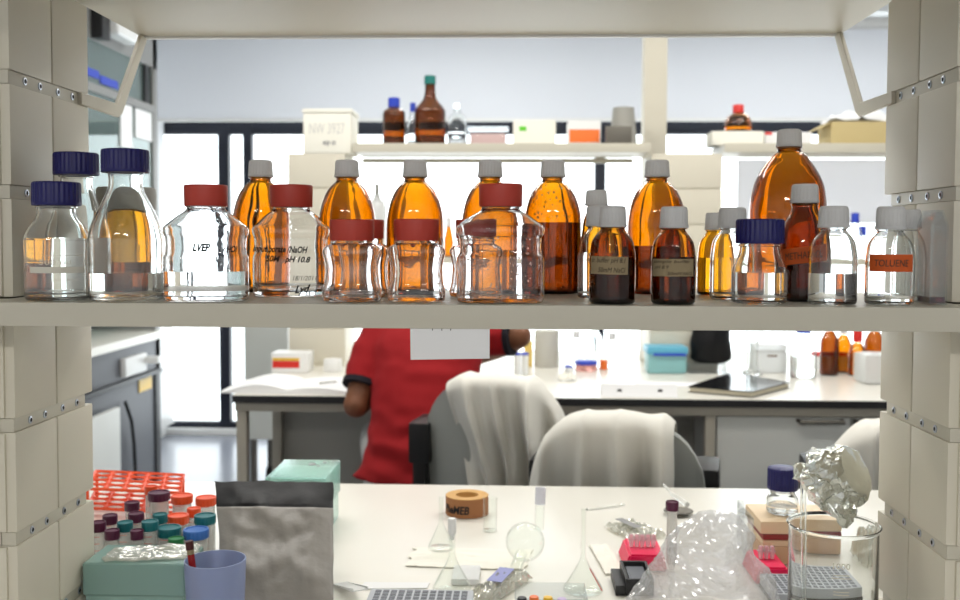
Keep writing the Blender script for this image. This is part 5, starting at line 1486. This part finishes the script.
coat_over(c1_, p1, -.60, .98, .44, .30, 'white lab coat draped over the chair next to the person in red', 1.7, pinch=.26, shift=.04)
c2_, p2 = lab_chair(620, 2.42, .435, 1.012, 'grey lab chair under a white coat, standing before the grey base cabinet', R(-12), -.012, .10)
coat_over(c2_, p2, -1.02, .62, .50, .34, 'white lab coat draped over the chair in front of the base cabinet', 4.1, pinch=.0, wave=.8)
c3_, p3 = lab_chair(918, 2.55, .47, .98, 'grey lab chair almost hidden behind the right upright', R(-8), -.012, .10)
coat_over(c3_, p3, -.9, .8, .45, .3, 'white lab coat peeping out behind the right upright', 7.3)

# ------------------------------------------------------------------ the person at the window bench
def loft(bm, secs, seg=28):
    """closed tapering body through (centre, half width, half depth, axis tilt) sections"""
    prev = None
    pts = [Vector(s[0]) for s in secs]
    for i, s in enumerate(secs):
        t = (pts[min(i + 1, len(pts) - 1)] - pts[max(i - 1, 0)]).normalized()
        side = s[3] if len(s) > 3 else Vector((1, 0, 0))
        side = (side - t * side.dot(t)).normalized(); fw = t.cross(side)
        cur = [bm.verts.new(pts[i] + side * s[1] * math.cos(2 * math.pi * j / seg) + fw * s[2] * math.sin(2 * math.pi * j / seg)) for j in range(seg)]
        if prev is None: bm.faces.new(list(reversed(cur)))
        else: bridge(bm, prev, cur)
        prev = cur
    bm.faces.new(prev)
def remeshed(name, bm, m, parent, voxel, smooth_it=6, loc=(0, 0, 0), disp=None):
    o = obj(name + '_form', bm, m, None, angle=180)
    r = o.modifiers.new('r', 'REMESH'); r.mode = 'VOXEL'; r.voxel_size = voxel
    s = o.modifiers.new('s', 'SMOOTH'); s.iterations = smooth_it; s.factor = .5
    dg = bpy.context.evaluated_depsgraph_get(); dg.update()
    me = bpy.data.meshes.new_from_object(o.evaluated_get(dg))
    old = o.data; bpy.data.objects.remove(o); bpy.data.meshes.remove(old)
    if disp:
        nn = [v.normal.copy() for v in me.vertices]
        for v, nrm in zip(me.vertices, nn): v.co += nrm * disp(v.co)
    me.materials.clear(); me.materials.append(m)
    for p in me.polygons: p.use_smooth = True
    me.name = name
    o = bpy.data.objects.new(name, me); COL.objects.link(o); o.parent = parent
    return o
px_ = X(424, 3.20)
pe = empty('person', (px_, 3.20, 0), 'person in red polo shirt seated at the window bench, seen from behind', 'person')
# joints, relative to the stool
hipL, hipR = Vector((-.09, .02, .70)), Vector((.09, .02, .70))
kneeL, kneeR = Vector((-.20, .40, .72)), Vector((.12, .42, .70))
ankL, ankR = Vector((-.16, .32, .32)), Vector((.10, .34, .32))
pelv = Vector((0, 0, .70)); waist = Vector((-.01, .02, .84)); chest = Vector((-.005, .11, 1.03)); shl = Vector((0, .19, 1.14)); nk = Vector((0, .27, 1.18)); hd_ = Vector((0, .40, 1.15))
sL = Vector((-.175, .17, 1.12)); eL = at(356, 405, 3.24) - pe.location; hL = Vector((-.12, .48, 1.0))
sR = Vector((.17, .19, 1.115)); eR = at(519, 336, 3.34) - pe.location; hR = Vector((.10, .56, .97))
def arm(bm, s, e, h, r0, r1, r2):
    loft(bm, [(s, r0, r0), (s.lerp(e, .5), r0 * .92, r0 * .95), (s.lerp(e, .93), r1, r1)], 20)
    bmesh.ops.create_uvsphere(bm, u_segments=16, v_segments=12, radius=r1 * 1.0, matrix=Matrix.Translation(e))
    loft(bm, [(e, r1, r1), (e.lerp(h, .3), r1 * 1.02, r1), (e.lerp(h, .95), r2, r2 * .8)], 20)
def hand(bm, e, h, s):
    d = (h - e).normalized(); side = d.cross(Vector((0, 0, 1))).normalized(); up = side.cross(d).normalized()
    palm = h + d * .045
    loft(bm, [(h - d * .01, .026, .019, side), (palm, .040, .016, side), (h + d * .088, .040, .012, side)], 18)
    for q, ln, off in ((-.030, .060, .0), (-.010, .076, .004), (.010, .070, .004), (.029, .054, .0)):
        a = h + d * .08 + side * q
        b = a + d * ln * .5 + up * .006; c = a + d * ln * .85 - up * .016
        loft(bm, [(a, .0095, .009), (b, .009, .0085), (c, .007, .007)], 10)
    a = h + d * .025 + side * (.030 * s); b = a + side * (.03 * s) + d * .03 - up * .008; c = b + d * .028 - up * .008
    loft(bm, [(a, .013, .012), (b, .011, .010), (c, .008, .008)], 10)
bm = B()
loft(bm, [(pelv + Vector((0, 0, -.08)), .15, .11), (pelv, .165, .12), (waist, .135, .10), (chest, .160, .105), (shl, .165, .085), (nk, .06, .055)], 28)
loft(bm, [(shl + Vector((0, .02, .0)), .075, .06), (nk, .058, .055), (nk.lerp(hd_, .6), .055, .06)], 20)
arm(bm, sL, eL, hL, .050, .043, .028); arm(bm, sR, eR, hR, .050, .043, .028)
for s, k_, a_ in ((hipL, kneeL, ankL), (hipR, kneeR, ankR)):
    loft(bm, [(s, .085, .085), (s.lerp(k_, .5), .075, .075), (k_, .056, .058)], 18)
    loft(bm, [(k_, .056, .056), (k_.lerp(a_, .4), .054, .056), (a_, .036, .038)], 18)
# head bent towards the work
hf = (Vector((0, .80, -.60))).normalized()          # where the face looks
hu = Vector((0, .60, .80)).normalized(); hs = Vector((1, 0, 0))
HM = Matrix((hs.to_4d(), hf.to_4d(), hu.to_4d(), (0, 0, 0, 1))).transposed(); HM = Matrix.Translation(hd_) @ HM.to_3x3().to_4x4()
def blob(bm, c, r, M=HM, seg=20):
    bmesh.ops.create_uvsphere(bm, u_segments=seg, v_segments=seg // 2 + 2, radius=1.0, matrix=M @ Matrix.Translation(c) @ Matrix.Diagonal((r[0], r[1], r[2], 1)))
blob(bm, (0, -.008, .025), (.074, .092, .085)); blob(bm, (0, .022, -.045), (.056, .066, .066)); blob(bm, (0, .055, -.088), (.028, .026, .022))
blob(bm, (0, .098, -.018), (.014, .016, .020)); blob(bm, (0, .092, .004), (.010, .012, .026)); blob(bm, (0, .079, -.058), (.025, .014, .012))
for s in (-1, 1): blob(bm, (s * .076, -.004, -.008), (.009, .020, .032), seg=14)
for s in (-1, 1): blob(bm, (s * .033, .076, .018), (.024, .014, .008), seg=12)
body = remeshed('body', bm, SKIN, pe, .0075, 5)
bm = B(); hand(bm, eL, hL, 1); hand(bm, eR, hR, -1)
# hands are joined to the same skin
hm_ = remeshed('hands_form', bm, SKIN, pe, .0035, 3)
bmj = B(); bmj.from_mesh(body.data); bmj.from_mesh(hm_.data)
bmj.to_mesh(body.data); bmj.free()
bpy.data.objects.remove(hm_)
for p in body.data.polygons: p.use_smooth = True
for s in (-1, 1):
    bm = B(); blob(bm, (s * .031, .082, .006), (.012, .009, .009), seg=14); obj('eye', bm, PAPER, pe)
bm = B(); blob(bm, (0, .0925, -.060), (.020, .004, .005), seg=14); obj('mouth', bm, mat('lip', (120, 62, 54), .5), pe)
bm = B(); blob(bm, (0, -.018, .034), (.084, .098, .089), seg=28)
bmesh.ops.delete(bm, geom=[f for f in bm.faces if (HM.inverted() @ f.calc_center_median()).y > .058 or (HM.inverted() @ f.calc_center_median()).z < -.03 + (HM.inverted() @ f.calc_center_median()).y * .3], context='FACES')
crumple(bm, .006, 60, 2)
h_ = obj('hair', bm, HAIR, pe, angle=180); ms = h_.modifiers.new('t', 'SOLIDIFY'); ms.thickness = .012
# polo shirt
def grow(v, g): return v
bm = B()
loft(bm, [(Vector((-.012, -.01, .655)), .222, .150), (Vector((-.005, -.005, .72)), .192, .142), (Vector((-.012, .01, .80)), .172, .130), (waist + Vector((0, .01, .03)), .166, .128), (Vector((-.008, .07, .96)), .178, .132), (chest + Vector((0, .01, .02)), .190, .132), (Vector((0, .165, 1.11)), .195, .115), (Vector((0, .205, 1.155)), .140, .085), (nk + Vector((0, -.012, .004)), .072, .066)], 40)
for s, e, d in ((sL, eL, 1), (sR, eR, 1)):
    f = .74 if s is sL else .82
    loft(bm, [(s + Vector((-.03 if s.x > 0 else .03, 0, .0)), .078, .075), (s.lerp(e, .25), .070, .070), (s.lerp(e, f), .062, .064)], 24)
def wr(co):
    w = noise.noise(Vector((co.x * 9, co.y * 9, co.z * 22))) * .006
    low = max(0, 1 - abs(co.z - .80) / .16)
    w += math.sin(co.z * 75 + co.x * 16 + noise.noise(co * 9) * 3) * .0045 * low
    w += noise.noise(co * 26) * .002
    return w
shirt = remeshed('polo_shirt', bm, POLO, pe, .0085, 5, disp=wr)
for s, e in ((sL, eL), (sR, eR)):
    f = .74 if s is sL else .82
    d = (e - s).normalized()
    c0 = s.lerp(e, f) + d * .002
    bm = B(); loft(bm, [(c0 - d * .014, .066, .068), (c0 + d * .004, .0655, .0675)], 28); obj('cuff', bm, TRIM, shirt)
bm = B(); tube(bm, [nk + Vector((.075 * math.cos(a), .068 * math.sin(a) * .8, -.012 + .02 * math.sin(a))) for a in [2 * math.pi * i / 24 for i in range(25)]], .013, 10); obj('collar', bm, TRIM, shirt)
# trousers and shoes
bm = B()
loft(bm, [(pelv + Vector((0, 0, -.055)), .17, .13), (pelv + Vector((0, .0, .02)), .172, .13)], 28)
for s, k_, a_ in ((hipL, kneeL, ankL), (hipR, kneeR, ankR)):
    loft(bm, [(s, .102, .098), (s.lerp(k_, .5), .090, .088), (k_, .072, .074)], 20)
    loft(bm, [(k_, .072, .072), (k_.lerp(a_, .5), .066, .068), (a_, .056, .058)], 20)
remeshed('trousers', bm, TROUSER, pe, .009, 5, disp=lambda co: noise.noise(co * 12) * .005)
for a_ in (ankL, ankR):
    bm = B(); loft(bm, [(a_ + Vector((0, -.05, -.045)), .034, .035), (a_ + Vector((0, .04, -.055)), .042, .036), (a_ + Vector((0, .13, -.068)), .040, .022), (a_ + Vector((0, .18, -.072)), .024, .014)], 18)
    obj('shoe', bm, BLACKP, pe)
st = empty('stool', (px_, 3.20, 0), 'round black lab stool under the person in red', 'stool')
bm = B(); lathe(bm, [(.0, .56), (.16, .56), (.175, .575), (.175, .595), (.16, .612), (0, .615)], 40, cap0=False, cap1=False); obj('seat', bm, BLACKP, st)
bm = B(); tube(bm, [(0, 0, .06), (0, 0, .559)], .028, 16); obj('column', bm, CHROME, st)
bm = B(); tube(bm, [(.20 * math.cos(2 * math.pi * i / 32), .20 * math.sin(2 * math.pi * i / 32), .245) for i in range(33)], .009, 8); tube(bm, [(-.2, 0, .245), (.2, 0, .245)], .008, 8); obj('foot_ring', bm, CHROME, st)
bm = B(); lathe(bm, [(0, 0), (.125, 0), (.13, .008), (.12, .018), (.04, .035), (.03, .06), (0, .06)], 36, cap0=False, cap1=False); obj('base', bm, BLACKP, st)

# ------------------------------------------------------------------ light
w = bpy.data.worlds.new('sky'); scene.world = w; w.use_nodes = True
bgn = w.node_tree.nodes['Background']; bgn.inputs[0].default_value = (0.93, 0.97, 1.0, 1); bgn.inputs[1].default_value = SKY
def lamp(name, x, y, sx, sy, e, col=(1, .97, .92)):
    l = bpy.data.lights.new(name, 'AREA'); l.shape = 'RECTANGLE'; l.size = sx; l.size_y = sy; l.energy = e; l.color = col
    o = bpy.data.objects.new(name, l); COL.objects.link(o); o.location = (x, y, HC - .02)
for x, y, e in UNSEEN_LIGHTS: lamp('unseen_ceiling_light', x, y, 1.25, .30, e)  # bare area lights out of view, without fittings
scene.view_settings.view_transform = 'Standard'
scene.view_settings.look = 'None'
scene.view_settings.exposure = EXPO
scene.view_settings.gamma = 1.0
scene.view_settings.use_curve_mapping = False
cy = scene.cycles
cy.max_bounces = 24; cy.transmission_bounces = 24; cy.transparent_max_bounces = 24; cy.glossy_bounces = 8; cy.diffuse_bounces = 4
cy.caustics_refractive = True; cy.caustics_reflective = True; cy.blur_glossy = 0.3
cy.sample_clamp_indirect = 8.0
cy.use_denoising = True
